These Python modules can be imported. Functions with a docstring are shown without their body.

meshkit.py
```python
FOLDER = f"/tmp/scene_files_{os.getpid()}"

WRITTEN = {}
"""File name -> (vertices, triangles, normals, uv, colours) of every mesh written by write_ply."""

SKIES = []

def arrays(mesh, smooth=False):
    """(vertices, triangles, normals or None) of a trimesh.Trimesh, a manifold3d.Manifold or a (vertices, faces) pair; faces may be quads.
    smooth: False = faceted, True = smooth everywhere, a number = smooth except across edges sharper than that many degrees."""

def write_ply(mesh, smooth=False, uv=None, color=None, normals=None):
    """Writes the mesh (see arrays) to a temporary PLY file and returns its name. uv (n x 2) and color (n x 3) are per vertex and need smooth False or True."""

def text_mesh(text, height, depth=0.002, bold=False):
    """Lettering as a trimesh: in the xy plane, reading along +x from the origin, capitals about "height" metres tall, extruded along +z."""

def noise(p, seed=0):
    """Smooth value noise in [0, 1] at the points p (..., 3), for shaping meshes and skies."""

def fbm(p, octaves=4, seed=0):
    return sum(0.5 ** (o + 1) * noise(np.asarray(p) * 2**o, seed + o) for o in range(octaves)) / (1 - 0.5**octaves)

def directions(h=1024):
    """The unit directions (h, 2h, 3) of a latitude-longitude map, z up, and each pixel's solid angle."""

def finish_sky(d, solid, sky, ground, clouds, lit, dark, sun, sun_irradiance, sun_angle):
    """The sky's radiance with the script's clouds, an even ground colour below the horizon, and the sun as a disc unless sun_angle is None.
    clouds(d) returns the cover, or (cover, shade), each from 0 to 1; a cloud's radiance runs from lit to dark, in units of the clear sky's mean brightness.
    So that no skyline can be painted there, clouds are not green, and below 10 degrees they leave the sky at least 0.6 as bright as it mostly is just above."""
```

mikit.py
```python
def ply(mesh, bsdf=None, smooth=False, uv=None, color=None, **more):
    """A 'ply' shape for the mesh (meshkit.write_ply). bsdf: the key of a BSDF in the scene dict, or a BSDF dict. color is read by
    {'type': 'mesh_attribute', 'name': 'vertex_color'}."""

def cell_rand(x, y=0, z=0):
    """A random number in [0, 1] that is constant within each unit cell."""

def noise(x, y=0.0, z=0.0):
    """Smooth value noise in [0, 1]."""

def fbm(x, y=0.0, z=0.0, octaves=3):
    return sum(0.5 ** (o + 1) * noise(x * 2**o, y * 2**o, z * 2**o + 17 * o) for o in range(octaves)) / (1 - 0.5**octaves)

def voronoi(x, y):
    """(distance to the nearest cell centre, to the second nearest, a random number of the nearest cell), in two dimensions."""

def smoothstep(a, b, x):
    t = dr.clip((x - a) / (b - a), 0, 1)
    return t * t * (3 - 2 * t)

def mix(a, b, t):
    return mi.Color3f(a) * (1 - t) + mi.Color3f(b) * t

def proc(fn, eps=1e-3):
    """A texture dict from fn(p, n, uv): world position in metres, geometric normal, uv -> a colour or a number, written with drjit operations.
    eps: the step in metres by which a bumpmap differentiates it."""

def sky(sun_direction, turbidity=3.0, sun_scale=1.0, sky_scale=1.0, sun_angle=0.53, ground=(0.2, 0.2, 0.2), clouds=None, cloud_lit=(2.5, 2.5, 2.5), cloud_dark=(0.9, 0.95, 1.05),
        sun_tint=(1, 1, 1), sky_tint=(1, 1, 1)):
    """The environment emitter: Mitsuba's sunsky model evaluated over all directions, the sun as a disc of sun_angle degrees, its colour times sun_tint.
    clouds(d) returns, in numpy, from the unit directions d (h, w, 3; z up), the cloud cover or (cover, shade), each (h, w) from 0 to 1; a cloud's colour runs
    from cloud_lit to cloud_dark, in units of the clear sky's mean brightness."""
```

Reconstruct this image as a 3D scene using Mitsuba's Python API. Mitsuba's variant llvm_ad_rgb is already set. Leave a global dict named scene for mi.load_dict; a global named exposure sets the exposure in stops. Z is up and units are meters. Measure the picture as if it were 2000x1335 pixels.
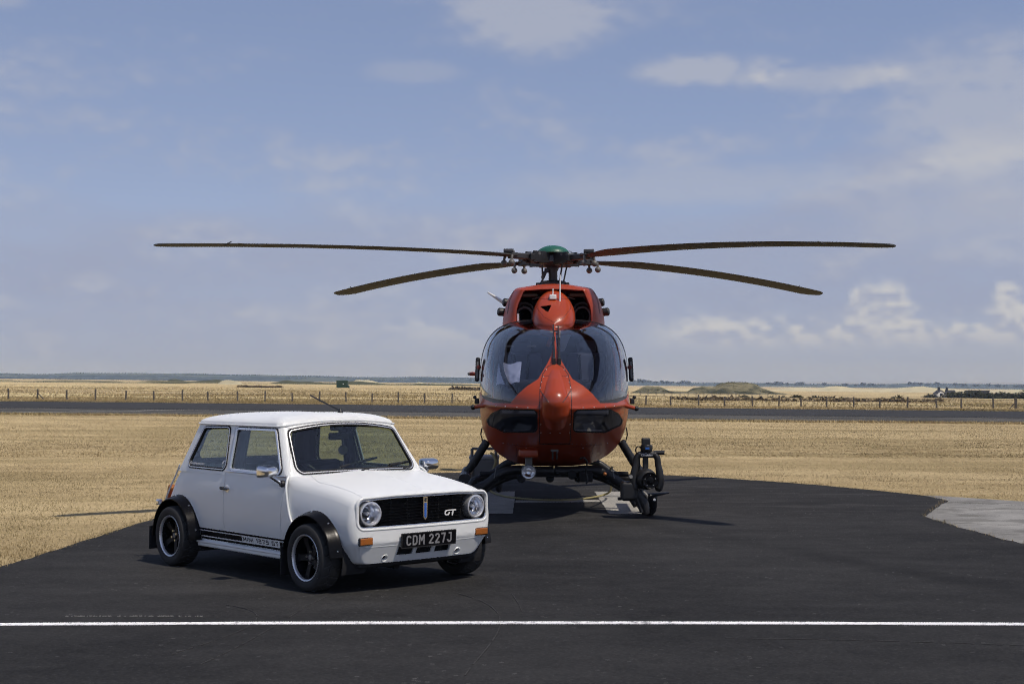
import math
import numpy as np, trimesh, mitsuba as mi, drjit as dr
import manifold3d as mf
import shapely.geometry as sg, shapely.affinity as sa
from shapely.ops import unary_union
from scipy.interpolate import PchipInterpolator, CubicSpline
import meshkit, mikit
T = mi.ScalarTransform4f
rng = np.random.default_rng(7)
scene, labels = {}, {}

# ------------------------------------------------------------------ camera, sky, exposure
CAM_H, FPX = 1.55, 2778.0
PITCH = math.atan((748 - 667.5) / FPX)
scene['camera'] = {
    'type': 'perspective', 'fov_axis': 'x', 'fov': math.degrees(2 * math.atan(1000 / FPX)),
    'near_clip': 0.1, 'far_clip': 20000.0,
    'to_world': T().look_at(origin=[0, 0, CAM_H], target=[0, math.cos(PITCH), CAM_H + math.sin(PITCH)], up=[0, 0, 1]),
}
exposure = 1.32
SUN_EL, SUN_H = math.radians(56.5), np.array([0.75, -0.66])
SUN_H = SUN_H / np.linalg.norm(SUN_H)
SUN = [SUN_H[0] * math.cos(SUN_EL), SUN_H[1] * math.cos(SUN_EL), math.sin(SUN_EL)]


def sstep(a, b, x):
    t = np.clip((x - a) / (b - a), 0, 1)
    return t * t * (3 - 2 * t)


def clouds(d):
    az = np.degrees(np.arctan2(d[..., 0], d[..., 1]))
    el = np.degrees(np.arcsin(np.clip(d[..., 2], -1, 1)))
    k = 1.0 / np.maximum(d[..., 2], 0.02)
    P = np.stack([d[..., 0] * k, d[..., 1] * k, 0 * az], -1)          # flat cloud layer overhead
    A = np.stack([az * 0.16, el * 0.55, 0 * az + 3.1], -1)
    wisp = meshkit.fbm(A, 5, 3)
    fine = meshkit.fbm(np.stack([az * 0.55, el * 1.7, 0 * az + 9.2], -1), 4, 11)
    crisp = meshkit.fbm(np.stack([az * 1.1 + 2 * wisp, el * 2.6 + 2 * fine, 0 * az + 5.5], -1), 5, 17)
    high = meshkit.fbm(P * 0.55 + 4.0, 5, 21)
    # thin veil thickening towards the horizon, its upper edge uneven and higher on the right
    edge = 7.0 + 3.0 * (wisp - 0.5) + 4.5 * sstep(6, 20, az) * (0.4 + fine)
    veil = 0.80 * sstep(edge + 1.6, edge - 1.8, el) * (0.72 + 0.5 * fine)
    # wisps of cirrus
    w = sstep(0.50, 0.72, 0.5 * wisp + 0.2 * fine + 0.3 * crisp) * sstep(19, 11, el) * 0.6
    def puff(a0, e0, ra, re, lo, hi):
        g = np.exp(-((az - a0) / ra) ** 2 - ((el - e0) / re) ** 2)
        return sstep(lo, hi, g * (0.15 + 0.75 * fine + 0.75 * crisp))
    p = 0.72 * puff(1.0, 14.6, 4.6, 2.0, 0.28, 0.75) + 0.75 * puff(8.0, 12.35, 3.6, 0.75, 0.25, 0.7) + 0.6 * puff(12.2, 11.9, 3.5, 0.8, 0.3, 0.8)
    p = p + 0.7 * puff(19, 10.5, 6.0, 3.2, 0.22, 0.75) + 0.4 * puff(-4, 12.4, 2.6, 0.6, 0.3, 0.8) + 0.5 * puff(-20, 14.5, 1.6, .6, .3, .8)
    p = p + 0.5 * puff(7, 7.9, 9.0, 1.0, 0.2, 0.75) + 0.35 * puff(19, 7.0, 7.0, 2.5, 0.2, 0.75)
    thin = 0.35 * sstep(0.54, 0.80, high) * sstep(14, 30, el)
    # heaped clouds low on the right
    B = np.stack([az * 0.75, el * 1.25, 0 * az + 1.7], -1)
    n = 0.6 * meshkit.fbm(B, 5, 31) + 0.4 * meshkit.fbm(B * 2.6, 4, 37)
    band = sstep(4.5, 7.5, az) * sstep(36, 24, az) + 0.55 * sstep(-6.5, -4, az) * sstep(0.5, -1.5, az)
    top = 2.2 + 1.5 * sstep(0.42, 0.66, meshkit.fbm(np.stack([az * 0.33, 0 * az, 0 * az + 8], -1), 4, 41)) * sstep(5, 12, az)
    body = np.clip(band, 0, 1) * sstep(0.36, 0.49, n + 0.16 * np.clip(top - el, -2.0, 0.75)) * sstep(0.9, 1.7, el) * sstep(top + .8, top + 0.1, el)
    nl = 0.6 * meshkit.fbm(B + np.array([0.14, 0.34, 0]), 5, 31) + 0.4 * meshkit.fbm(B * 2.6 + np.array([0.36, 0.85, 0]), 4, 37)
    lit = sstep(-0.09, 0.08, n - nl) * sstep(1.0, 2.3, el)
    base = 0.26 + 0.14 * (wisp - .5)
    cir = np.maximum.reduce([w, p, thin])
    soft = np.clip(np.maximum(1 - (1 - base) * (1 - .8 * cir), veil), 0, 0.9)
    cover = np.maximum(soft, 0.92 * body)
    thinshade = 1.0 - 0.75 * np.clip(cir, 0, 1) - 0.12 * fine * sstep(3, 6, el) * sstep(10, 7, el)
    shade = thinshade * (1 - body) + body * 0.84 * (1 - lit)
    return np.clip(cover, 0, 1), np.clip(shade, 0, 1)


scene['sky'] = mikit.sky(SUN, turbidity=2.5, sun_scale=0.92, sky_scale=1.12, sky_tint=(1.13, 0.98, 1.03), sun_tint=(0.90, 0.98, 1.13),
                         sun_angle=1.3, ground=(0.22, 0.18, 0.12), clouds=clouds, cloud_lit=(2.25, 2.24, 2.28), cloud_dark=(1.22, 1.37, 1.93))

# ------------------------------------------------------------------ materials


def bs(name, **kw):
    scene[name] = kw
    return name


def rgb(r, g=None, b=None):
    return {'type': 'rgb', 'value': [r, r if g is None else g, r if b is None else b]}


def pr(name, col, rough=0.5, **kw):
    return bs(name, type='twosided', bsdf={'type': 'principled', 'base_color': col if isinstance(col, dict) else rgb(*col), 'roughness': rough, **kw})


WHITE = pr('mat_white_paint', (0.70, 0.715, 0.705), 0.32, clearcoat=1.0, clearcoat_gloss=0.97, specular=0.5)
RED = pr('mat_red_paint', mikit.proc(lambda p, n, uv: mikit.mix((0.36, 0.047, 0.010), (0.30, 0.038, 0.009), mikit.fbm(p.x * 3, p.y * 3, p.z * 3))), 0.30, specular=0.4, clearcoat=1.0, clearcoat_gloss=0.98)
REDDARK = pr('mat_red_inner', (0.12, 0.018, 0.010), 0.5)
BLACKGLOSS = pr('mat_black_gloss', (0.005, 0.005, 0.006), 0.24, specular=0.12)
BLACK = pr('mat_black_satin', (0.014, 0.014, 0.015), 0.45)
MATT = pr('mat_black_matt', (0.012, 0.012, 0.013), 0.8)
HLINE = pr('mat_cockpit_grey', (0.055, 0.056, 0.062), 0.8)
DARK = pr('mat_interior', (0.020, 0.020, 0.023), 0.75)
RUBBER = pr('mat_tyre_rubber', {'type': 'mesh_attribute', 'name': 'vertex_color'}, 0.75)
CHROME = bs('mat_chrome', type='twosided', bsdf={'type': 'principled', 'base_color': rgb(0.86, 0.86, 0.87), 'metallic': 1.0, 'roughness': 0.07})
ALU = pr('mat_aluminium', (0.80, 0.80, 0.81), 0.30, metallic=0.75)
GREYM = pr('mat_grey_metal', (0.17, 0.17, 0.165), 0.5, metallic=0.4)
DGREY = pr('mat_dark_metal', (0.045, 0.045, 0.047), 0.42, metallic=0.3)
BALL = pr('mat_grey_ball', (0.135, 0.13, 0.12), 0.45)
GREEN = pr('mat_green_cap', (0.012, 0.10, 0.062), 0.4, clearcoat=0.3)
BLADE = pr('mat_blade', (0.033, 0.031, 0.024), 0.5)
AMBER = pr('mat_amber_lens', (0.30, 0.09, 0.010), 0.2, clearcoat=1.0)
REDLENS = pr('mat_tail_lens', (0.30, 0.05, 0.01), 0.2, clearcoat=1.0)
BLUE = pr('mat_blue_enamel', (0.03, 0.12, 0.42), 0.25)
PLATEGREY = pr('mat_plate_letters', (0.22, 0.22, 0.225), 0.4)
SILVER = pr('mat_silver_foil', (0.92, 0.92, 0.92), 0.45, metallic=0.3)
STICKER = pr('mat_sticker', (0.62, 0.63, 0.66), 0.5)
WHITEP = pr('mat_white_plastic', (0.75, 0.75, 0.73), 0.4)
CARGLASS = bs('mat_car_glass', type='thindielectric', int_ior=1.52, specular_transmittance=rgb(0.60, 0.69, 0.61))
HELIGLASS = bs('mat_heli_glass', type='thindielectric', int_ior=1.52, specular_transmittance=rgb(0.55, 0.58, 0.68))
LAMPGLASS = bs('mat_lamp_glass', type='thindielectric', int_ior=1.5, specular_transmittance=rgb(0.95))
FABRIC = pr('mat_seat_grey', (0.12, 0.125, 0.14), 0.8)
YELLOW = pr('mat_yellow_cable', (0.30, 0.26, 0.12), 0.6)
TIMBER = pr('mat_post_timber', mikit.proc(lambda p, n, uv: mikit.mix((0.055, 0.048, 0.040), (0.12, 0.105, 0.09), mikit.fbm(p.x * 30, p.y * 30, p.z * 6))), 0.9)
CONTAINER = pr('mat_green_container', (0.020, 0.050, 0.026), 0.6)
WALLW = pr('mat_house_wall', (0.72, 0.71, 0.66), 0.8)
SLATE = pr('mat_slate_roof', (0.06, 0.06, 0.065), 0.7)


def f_tarmac(p, n, uv):
    g = mikit.fbm(p.x * 0.8, p.y * 2.6, 0.3, 4)                      # roller streaks across the view
    s = mikit.fbm(p.x * 60, p.y * 60, 0.0, 3)                        # aggregate
    b = mikit.fbm(p.x * 0.45, p.y * 0.45, 5.0, 4)                    # broad patches
    m = mikit.fbm(p.x * 5, p.y * 7, 2.0, 3)
    rub = mikit.smoothstep(0.55, 0.75, mikit.fbm(p.x * 1.6, p.y * 6.0, 11.0, 4)) * mikit.smoothstep(14, 17.5, p.y)    # scuffed, paler near the landing spot
    fleck = mikit.smoothstep(0.988, 1.0, mikit.cell_rand(p.x * 42, p.y * 42, 2))
    stone = mikit.smoothstep(0.90, 1.0, mikit.cell_rand(p.x * 120, p.y * 120, 5))
    q = p.x * 0.92 + p.y * 0.40 + 0.12 * mikit.noise(p.x * 0.5, p.y * 0.5, 1.0)
    j = mikit.smoothstep(0.36, 0.0, dr.abs(q - 7.75)) * mikit.smoothstep(19.0, 14.0, p.y) * (0.5 + mikit.noise(p.x * 1.2, p.y * 1.2, 9.0) * 0.5)
    v = 0.0165 * dr.maximum(0.12, -0.45 + 1.0 * g + 0.95 * s + 1.05 * b + 0.55 * m) * (1 - 0.36 * j)
    v = v + 0.010 * rub + 0.016 * stone * s + 0.050 * fleck * mikit.noise(p.x * 2, p.y * 2, 8.0)
    return mi.Color3f(v * 1.02, v * 1.0, v * 0.98)


TARMAC = bs('mat_tarmac', type='twosided', bsdf={'type': 'bumpmap', 'bump': mikit.proc(lambda p, n, uv: mikit.fbm(p.x * 70, p.y * 70, 0.0, 3), 2e-3), 'scale': 0.006,
            'nested': {'type': 'principled', 'base_color': mikit.proc(f_tarmac), 'roughness': 0.82, 'specular': 0.22}})
RUNWAY = pr('mat_runway', mikit.proc(lambda p, n, uv: mi.Color3f(0.016 + 0.010 * mikit.fbm(p.x * 0.3, p.y * 1.5, 0.0, 3))), 0.85)
OLDTAR = pr('mat_old_tarmac', mikit.proc(lambda p, n, uv: mikit.mix((0.026, 0.026, 0.024), (0.070, 0.066, 0.058), mikit.smoothstep(0.3, 0.72, 0.65 * mikit.fbm(p.x * 0.25, p.y * 1.6, 2.0, 4) + 0.35 * mikit.fbm(p.x * 2.0, p.y * 9, 2.0, 2)))), 0.9)
def f_conc(p, n, uv):
    a = mikit.smoothstep(.30, .70, mikit.fbm(p.x * 1.1, p.y * 1.6, 0.0, 5))
    c = mikit.fbm(p.x * 26, p.y * 26, 0.0, 3)
    st = mikit.smoothstep(.52, .70, mikit.fbm(p.x * 2.6, p.y * 3.4, 4.0, 5))
    col = mikit.mix((0.115, 0.112, 0.104), (0.25, 0.245, 0.23), 0.55 * a + 0.45 * c)
    col = mikit.mix(col, (0.085, 0.082, 0.072), 0.6 * st)
    u = p.x * 0.8 - p.y * 0.6
    w = p.x * 0.6 + p.y * 0.8
    joint = dr.maximum(mikit.smoothstep(0.018, 0.006, dr.abs(u + 8.1)), mikit.smoothstep(0.018, 0.006, dr.abs(w - 18.4)))
    return mikit.mix(col, (0.05, 0.048, 0.04), 0.8 * joint)


CONC = pr('mat_concrete', mikit.proc(f_conc), 0.9)
LINEP = pr('mat_line_paint', mikit.proc(lambda p, n, uv: mikit.mix((0.74, 0.74, 0.73), (0.22, 0.22, 0.22), mikit.smoothstep(0.50, 0.78, 0.7 * mikit.fbm(p.x * 45, p.y * 45, 0.0, 3) + 0.3 * mikit.fbm(p.x * 1.5, p.y * 9, 3.0, 3)))), 0.7)
OLDLINE = pr('mat_worn_paint', mikit.proc(lambda p, n, uv: mikit.mix((0.17, 0.168, 0.155), (0.30, 0.295, 0.27), mikit.fbm(p.x * 9, p.y * 16, 0.0, 4))), 0.8)


def f_grass(p, n, uv):
    a = mikit.fbm(p.x * 0.22, p.y * 0.5, 0.0, 4)
    b = mikit.fbm(p.x * 0.9 + p.y * 0.2, p.y * 2.6, 3.0, 4)
    c = mikit.fbm(p.x * 9, p.y * 14, 6.0, 3)
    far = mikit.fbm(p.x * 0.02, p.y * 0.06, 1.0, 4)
    col = mikit.mix((0.225, 0.172, 0.092), (0.35, 0.276, 0.155), mikit.smoothstep(0.25, 0.75, 0.40 * a + 0.35 * b + 0.25 * c))
    col = mikit.mix(col, (0.20, 0.155, 0.08), 0.7 * mikit.smoothstep(0.55, 0.72, mikit.fbm(p.x * 0.10, p.y * 0.42, 7.0, 4)))
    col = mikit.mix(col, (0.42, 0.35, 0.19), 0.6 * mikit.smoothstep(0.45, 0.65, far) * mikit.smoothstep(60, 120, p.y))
    return col


GRASSG = pr('mat_dry_ground', mikit.proc(f_grass), 0.95, specular=0.1)
GRASSB = bs('mat_dry_blades', type='twosided', bsdf={'type': 'diffuse', 'reflectance': {'type': 'mesh_attribute', 'name': 'vertex_color'}})
DUNE = pr('mat_dune', mikit.proc(lambda p, n, uv: mikit.mix((0.040, 0.042, 0.024), (0.17, 0.15, 0.088), mikit.smoothstep(0.36, 0.64, 0.6 * mikit.fbm(p.x * 0.11, p.y * 0.11, p.z * 0.5, 4) + 0.4 * mikit.fbm(p.x * 0.7, p.y * 0.7, p.z * 1.4, 3)))), 0.95, specular=0.1)
SAND = pr('mat_pale_dune', mikit.proc(lambda p, n, uv: mikit.mix((0.27, 0.24, 0.15), (0.46, 0.41, 0.27), mikit.fbm(p.x * 0.3, p.y * 0.3, p.z * 0.9, 4))), 0.95, specular=0.1)
SCRUB = pr('mat_scrub', mikit.proc(lambda p, n, uv: mikit.mix((0.030, 0.034, 0.018), (0.085, 0.082, 0.045), mikit.fbm(p.x * 0.8, p.y * 0.8, p.z * 1.6, 4))), 0.95, specular=0.1)
DRYSCRUB = pr('mat_dead_scrub', mikit.proc(lambda p, n, uv: mikit.mix((0.07, 0.055, 0.035), (0.16, 0.12, 0.075), mikit.fbm(p.x * 2.8, p.y * 2.8, p.z * 3.6, 3))), 0.95, specular=0.1)
HILL = pr('mat_far_woods', mikit.proc(lambda p, n, uv: mikit.mix((0.018, 0.026, 0.022), (0.055, 0.064, 0.045), mikit.smoothstep(0.42, 0.68, mikit.fbm(p.x * 0.006, p.y * 0.006, p.z * 0.10, 4)))), 0.95, specular=0.1)

# ------------------------------------------------------------------ helpers


def put(key, mesh, mat, smooth=35, M=None, label=None, kind=None, color=None, normals=None, plain=False):
    """one entry of the scene under a free key; mesh is a trimesh, a Manifold, a (v, f) pair or (v, f, n)"""
    k, i = key, 0
    while k in scene:
        i += 1
        k = f'{key}_{i:03d}'
    if hasattr(mesh, 'num_tri'):
        mesh = soup(mesh)
    if isinstance(mesh, trimesh.Trimesh):
        mesh = (np.array(mesh.vertices), np.array(mesh.faces))
    if len(mesh) == 3:
        v, f, n = mesh
        if M is not None:
            v, n = v @ M[0].T + M[1], n @ M[0].T
        path = meshkit.write_ply((v, f), False, normals=n)
        scene[k] = {'type': 'ply', 'filename': path, 'face_normals': False, 'bsdf': {'type': 'ref', 'id': mat}}
    else:
        v, f = np.asarray(mesh[0], float), np.asarray(mesh[1])
        if M is not None:
            v = v @ M[0].T + M[1]
        scene[k] = mikit.ply((v, f), mat, smooth=smooth, color=color)
    if label or kind:
        labels[k] = {}
        if label:
            labels[k]['label'] = label
        if kind:
            labels[k]['kind'] = kind
    return k


def thing(key, label, cat, group=None):
    k, i = key, 0
    while k in labels or any(x.startswith(k + '__') for x in scene):
        i += 1
        k = f'{key}_{i:03d}'
    labels[k] = {'label': label, 'category': cat}
    if group:
        labels[k]['group'] = group
    return k


def soup(man, keep=None, flip=False):
    """Manifold with normals in its properties -> (v, f, n): smooth where the properties hold a normal, flat elsewhere. keep: ids of originals whose faces stay."""
    me = man.to_mesh()
    vp, tri = np.asarray(me.vert_properties, float), np.asarray(me.tri_verts, int)
    ri, ro = np.asarray(me.run_index) // 3, np.asarray(me.run_original_id)
    if keep is not None:
        sel = np.zeros(len(tri), bool)
        for i, o in enumerate(ro):
            if o in keep:
                sel[ri[i]:ri[i + 1]] = True
        tri = tri[sel]
    v = vp[tri, :3]
    fn = np.cross(v[:, 1] - v[:, 0], v[:, 2] - v[:, 0])
    a = np.linalg.norm(fn, axis=1)
    ok = a > 1e-13
    tri, v, fn = tri[ok], v[ok], fn[ok] / a[ok, None]
    if vp.shape[1] >= 6:
        n = vp[tri, 3:6]
        ln = np.linalg.norm(n, axis=2)
        sm = (ln > 0.6).all(1)
        n = n / np.maximum(ln, 1e-9)[..., None]
        s = np.sign((n * fn[:, None]).sum(2))
        n = n * np.where(s == 0, 1, s)[..., None]
        sm &= ((n * fn[:, None]).sum(2) > 0.5).all(1)
        n = np.where(sm[:, None, None], n, fn[:, None])
    else:
        n = np.repeat(fn[:, None], 3, 1)
    return v.reshape(-1, 3), np.arange(len(v) * 3).reshape(-1, 3), n.reshape(-1, 3)


def man(v, f, n=None):
    v = np.asarray(v, float)
    vp = v if n is None else np.hstack([v, n])
    return mf.Manifold(mf.Mesh(vp.astype(np.float32), np.asarray(f).astype(np.uint32))).as_original()


def loft(R):
    """closed (v, f) of rings R (m, k, 3), ends closed by fans"""
    m, k, _ = R.shape
    v = np.vstack([R.reshape(-1, 3), R[0].mean(0), R[-1].mean(0)])
    i, j = np.meshgrid(np.arange(m - 1), np.arange(k), indexing='ij')
    a, b = (i * k + j).ravel(), (i * k + (j + 1) % k).ravel()
    c, d = a + k, b + k
    f = np.vstack([np.stack([a, b, d], 1), np.stack([a, d, c], 1)])
    j = np.arange(k)
    f = np.vstack([f, np.stack([(j + 1) % k, j, j * 0 + m * k], 1), np.stack([(m - 1) * k + j, (m - 1) * k + (j + 1) % k, j * 0 + m * k + 1], 1)])
    t = trimesh.Trimesh(v, f, process=False)
    if t.volume < 0:
        f = f[:, ::-1]
    return v, f


def vnormals(v, f):
    n = np.zeros_like(v)
    c = np.cross(v[f[:, 1]] - v[f[:, 0]], v[f[:, 2]] - v[f[:, 0]])
    for k in range(3):
        np.add.at(n, f[:, k], c)
    return n / np.maximum(np.linalg.norm(n, axis=1, keepdims=True), 1e-12)


def solid(v, f, off=0.0):
    n = vnormals(v, f)
    return man(v + n * off, f, n)


AX = {'x': np.array([[0, 0, 1, 0], [1, 0, 0, 0], [0, 1, 0, 0.]]), 'y': np.array([[1, 0, 0, 0], [0, 0, 1, 0], [0, 1, 0, 0.]]), 'z': np.eye(4)[:3]}


def prism(poly, axis, a, b):
    """extrusion of a shapely polygon: axis x takes (y, z), y takes (x, z), z takes (x, y)"""
    out = None
    for g in getattr(poly, 'geoms', [poly]):
        if g.is_empty or g.area < 1e-9:
            continue
        cs = mf.CrossSection([np.array(r.coords)[:-1] for r in [g.exterior, *g.interiors]], mf.FillRule.EvenOdd)
        e = mf.Manifold.extrude(cs, b - a).translate([0, 0, a]).transform(AX[axis])
        out = e if out is None else out + e
    return out


def rpoly(pts, r):
    p = sg.Polygon(pts).buffer(0)
    return p.buffer(-r, quad_segs=6).buffer(r, quad_segs=6)


def ring(poly, out, inn):
    return poly.buffer(out, quad_segs=6).difference(poly.buffer(-inn, quad_segs=6))


def tube(pts, r, k=10, closed=False, caps=True):
    """swept round tube along points; r a number or one per point"""
    P = np.asarray(pts, float)
    n = len(P)
    r = np.broadcast_to(np.asarray(r, float), (n,))
    t = np.roll(P, -1, 0) - np.roll(P, 1, 0) if closed else np.gradient(P, axis=0)
    t /= np.linalg.norm(t, axis=1, keepdims=True)
    u = np.cross(t[0], [0, 0, 1] if abs(t[0][2]) < 0.9 else [1, 0, 0])
    R = []
    ang = np.arange(k) / k * 2 * np.pi
    for i in range(n):
        u = u - t[i] * (u @ t[i])
        u /= np.linalg.norm(u)
        w = np.cross(t[i], u)
        R.append(P[i] + r[i] * (np.cos(ang)[:, None] * u + np.sin(ang)[:, None] * w))
    R = np.array(R)
    if closed:
        m = n
        i, j = np.meshgrid(np.arange(m), np.arange(k), indexing='ij')
        a, b = (i * k + j).ravel(), (i * k + (j + 1) % k).ravel()
        c, d = (((i + 1) % m) * k + j).ravel(), (((i + 1) % m) * k + (j + 1) % k).ravel()
        return trimesh.Trimesh(R.reshape(-1, 3), np.vstack([np.stack([a, b, d], 1), np.stack([a, d, c], 1)]), process=False)
    v, f = loft(R)
    return trimesh.Trimesh(v, f, process=False)


def spline(pts, n=24):
    P = np.asarray(pts, float)
    s = np.concatenate([[0], np.cumsum(np.linalg.norm(np.diff(P, axis=0), axis=1))])
    return CubicSpline(s, P)(np.linspace(0, s[-1], n))


def rbox(c, size, r=0.01, rot=None):
    """box with rounded edges"""
    h = np.asarray(size, float) / 2
    r = min(r, h.min() * 0.98)
    s = trimesh.creation.icosphere(2, r)
    pts = np.vstack([s.vertices + (h - r) * np.array(q) for q in np.ndindex(2, 2, 2) for q in [[2 * x - 1 for x in q]]])
    t = trimesh.convex.convex_hull(pts)
    v = np.array(t.vertices)
    if rot is not None:
        v = v @ np.asarray(rot).T
    return trimesh.Trimesh(v + np.asarray(c, float), t.faces, process=False)


def lathe(prof, axis_o, axis_d, k=48):
    """revolve (r, h) profile round the axis; open profile becomes a surface, closed when its ends meet"""
    d = np.asarray(axis_d, float)
    d /= np.linalg.norm(d)
    u = np.cross(d, [0, 0, 1] if abs(d[2]) < 0.9 else [1, 0, 0])
    u /= np.linalg.norm(u)
    w = np.cross(d, u)
    prof = np.asarray(prof, float)
    a = np.arange(k) / k * 2 * np.pi
    R = prof[:, None, 0, None] * (np.cos(a)[None, :, None] * u + np.sin(a)[None, :, None] * w) + prof[:, None, 1, None] * d + np.asarray(axis_o, float)
    m = len(prof)
    i, j = np.meshgrid(np.arange(m - 1), np.arange(k), indexing='ij')
    p, q = (i * k + j).ravel(), (i * k + (j + 1) % k).ravel()
    f = np.vstack([np.stack([p, q, q + k], 1), np.stack([p, q + k, p + k], 1)])
    t = trimesh.Trimesh(R.reshape(-1, 3), f, process=False)
    fa = np.cross(t.vertices[f[:, 1]] - t.vertices[f[:, 0]], t.vertices[f[:, 2]] - t.vertices[f[:, 0]])
    t.update_faces(np.linalg.norm(fa, axis=1) > 1e-12)
    return t


def join(*ms):
    return trimesh.util.concatenate([m if isinstance(m, trimesh.Trimesh) else trimesh.Trimesh(m[0], m[1], process=False) for m in ms])


def rotx(a):
    c, s = math.cos(a), math.sin(a)
    return np.array([[1, 0, 0], [0, c, -s], [0, s, c]])


def roty(a):
    c, s = math.cos(a), math.sin(a)
    return np.array([[c, 0, s], [0, 1, 0], [-s, 0, c]])


def rotz(a):
    c, s = math.cos(a), math.sin(a)
    return np.array([[c, -s, 0], [s, c, 0], [0, 0, 1.]])


def kind(key, k):
    labels.setdefault(key, {})['kind'] = k


# ------------------------------------------------------------------ ground, pad, runway
def terrain(x, y):
    """height of the land: level round the pad, then falling gently to the right"""
    x, y = np.asarray(x, float), np.asarray(y, float)
    z = -0.010 * x * sstep(24, 62, y)
    z = z + 0.12 * (meshkit.fbm(np.stack([x * 0.04, y * 0.04, 0 * x], -1), 3, 5) - 0.5) * sstep(100, 130, y)
    z = z - 1.5 * sstep(170, 330, y) * sstep(-10, 40, x)
    return z - 0.012


def grid(xs, ys, zf):
    X, Y = np.meshgrid(xs, ys)
    Z = zf(X, Y)
    n, m = X.shape
    i, j = np.meshgrid(np.arange(n - 1), np.arange(m - 1), indexing='ij')
    a = (i * m + j).ravel()
    return np.stack([X, Y, Z], -1).reshape(-1, 3), np.vstack([np.stack([a, a + 1, a + m + 1], 1), np.stack([a, a + m + 1, a + m], 1)])


# the sheet fans out with distance so that its cells stay small near the camera
tt = np.concatenate([np.linspace(-60, 60, 90)])
yy = np.concatenate([np.linspace(-60, 20, 20), np.linspace(21, 130, 90), np.geomspace(133, 7000, 70)])
U, Yg = np.meshgrid(np.linspace(-1, 1, 121), yy)
Xg = U * (70 + 0.55 * np.maximum(Yg, 0))
nn, mm = Xg.shape
ii, jj = np.meshgrid(np.arange(nn - 1), np.arange(mm - 1), indexing='ij')
aa = (ii * mm + jj).ravel()
put('ground', (np.stack([Xg, Yg, terrain(Xg, Yg)], -1).reshape(-1, 3), np.vstack([np.stack([aa, aa + 1, aa + mm + 1], 1), np.stack([aa, aa + mm + 1, aa + mm], 1)])), GRASSG, True, kind='structure')

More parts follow.
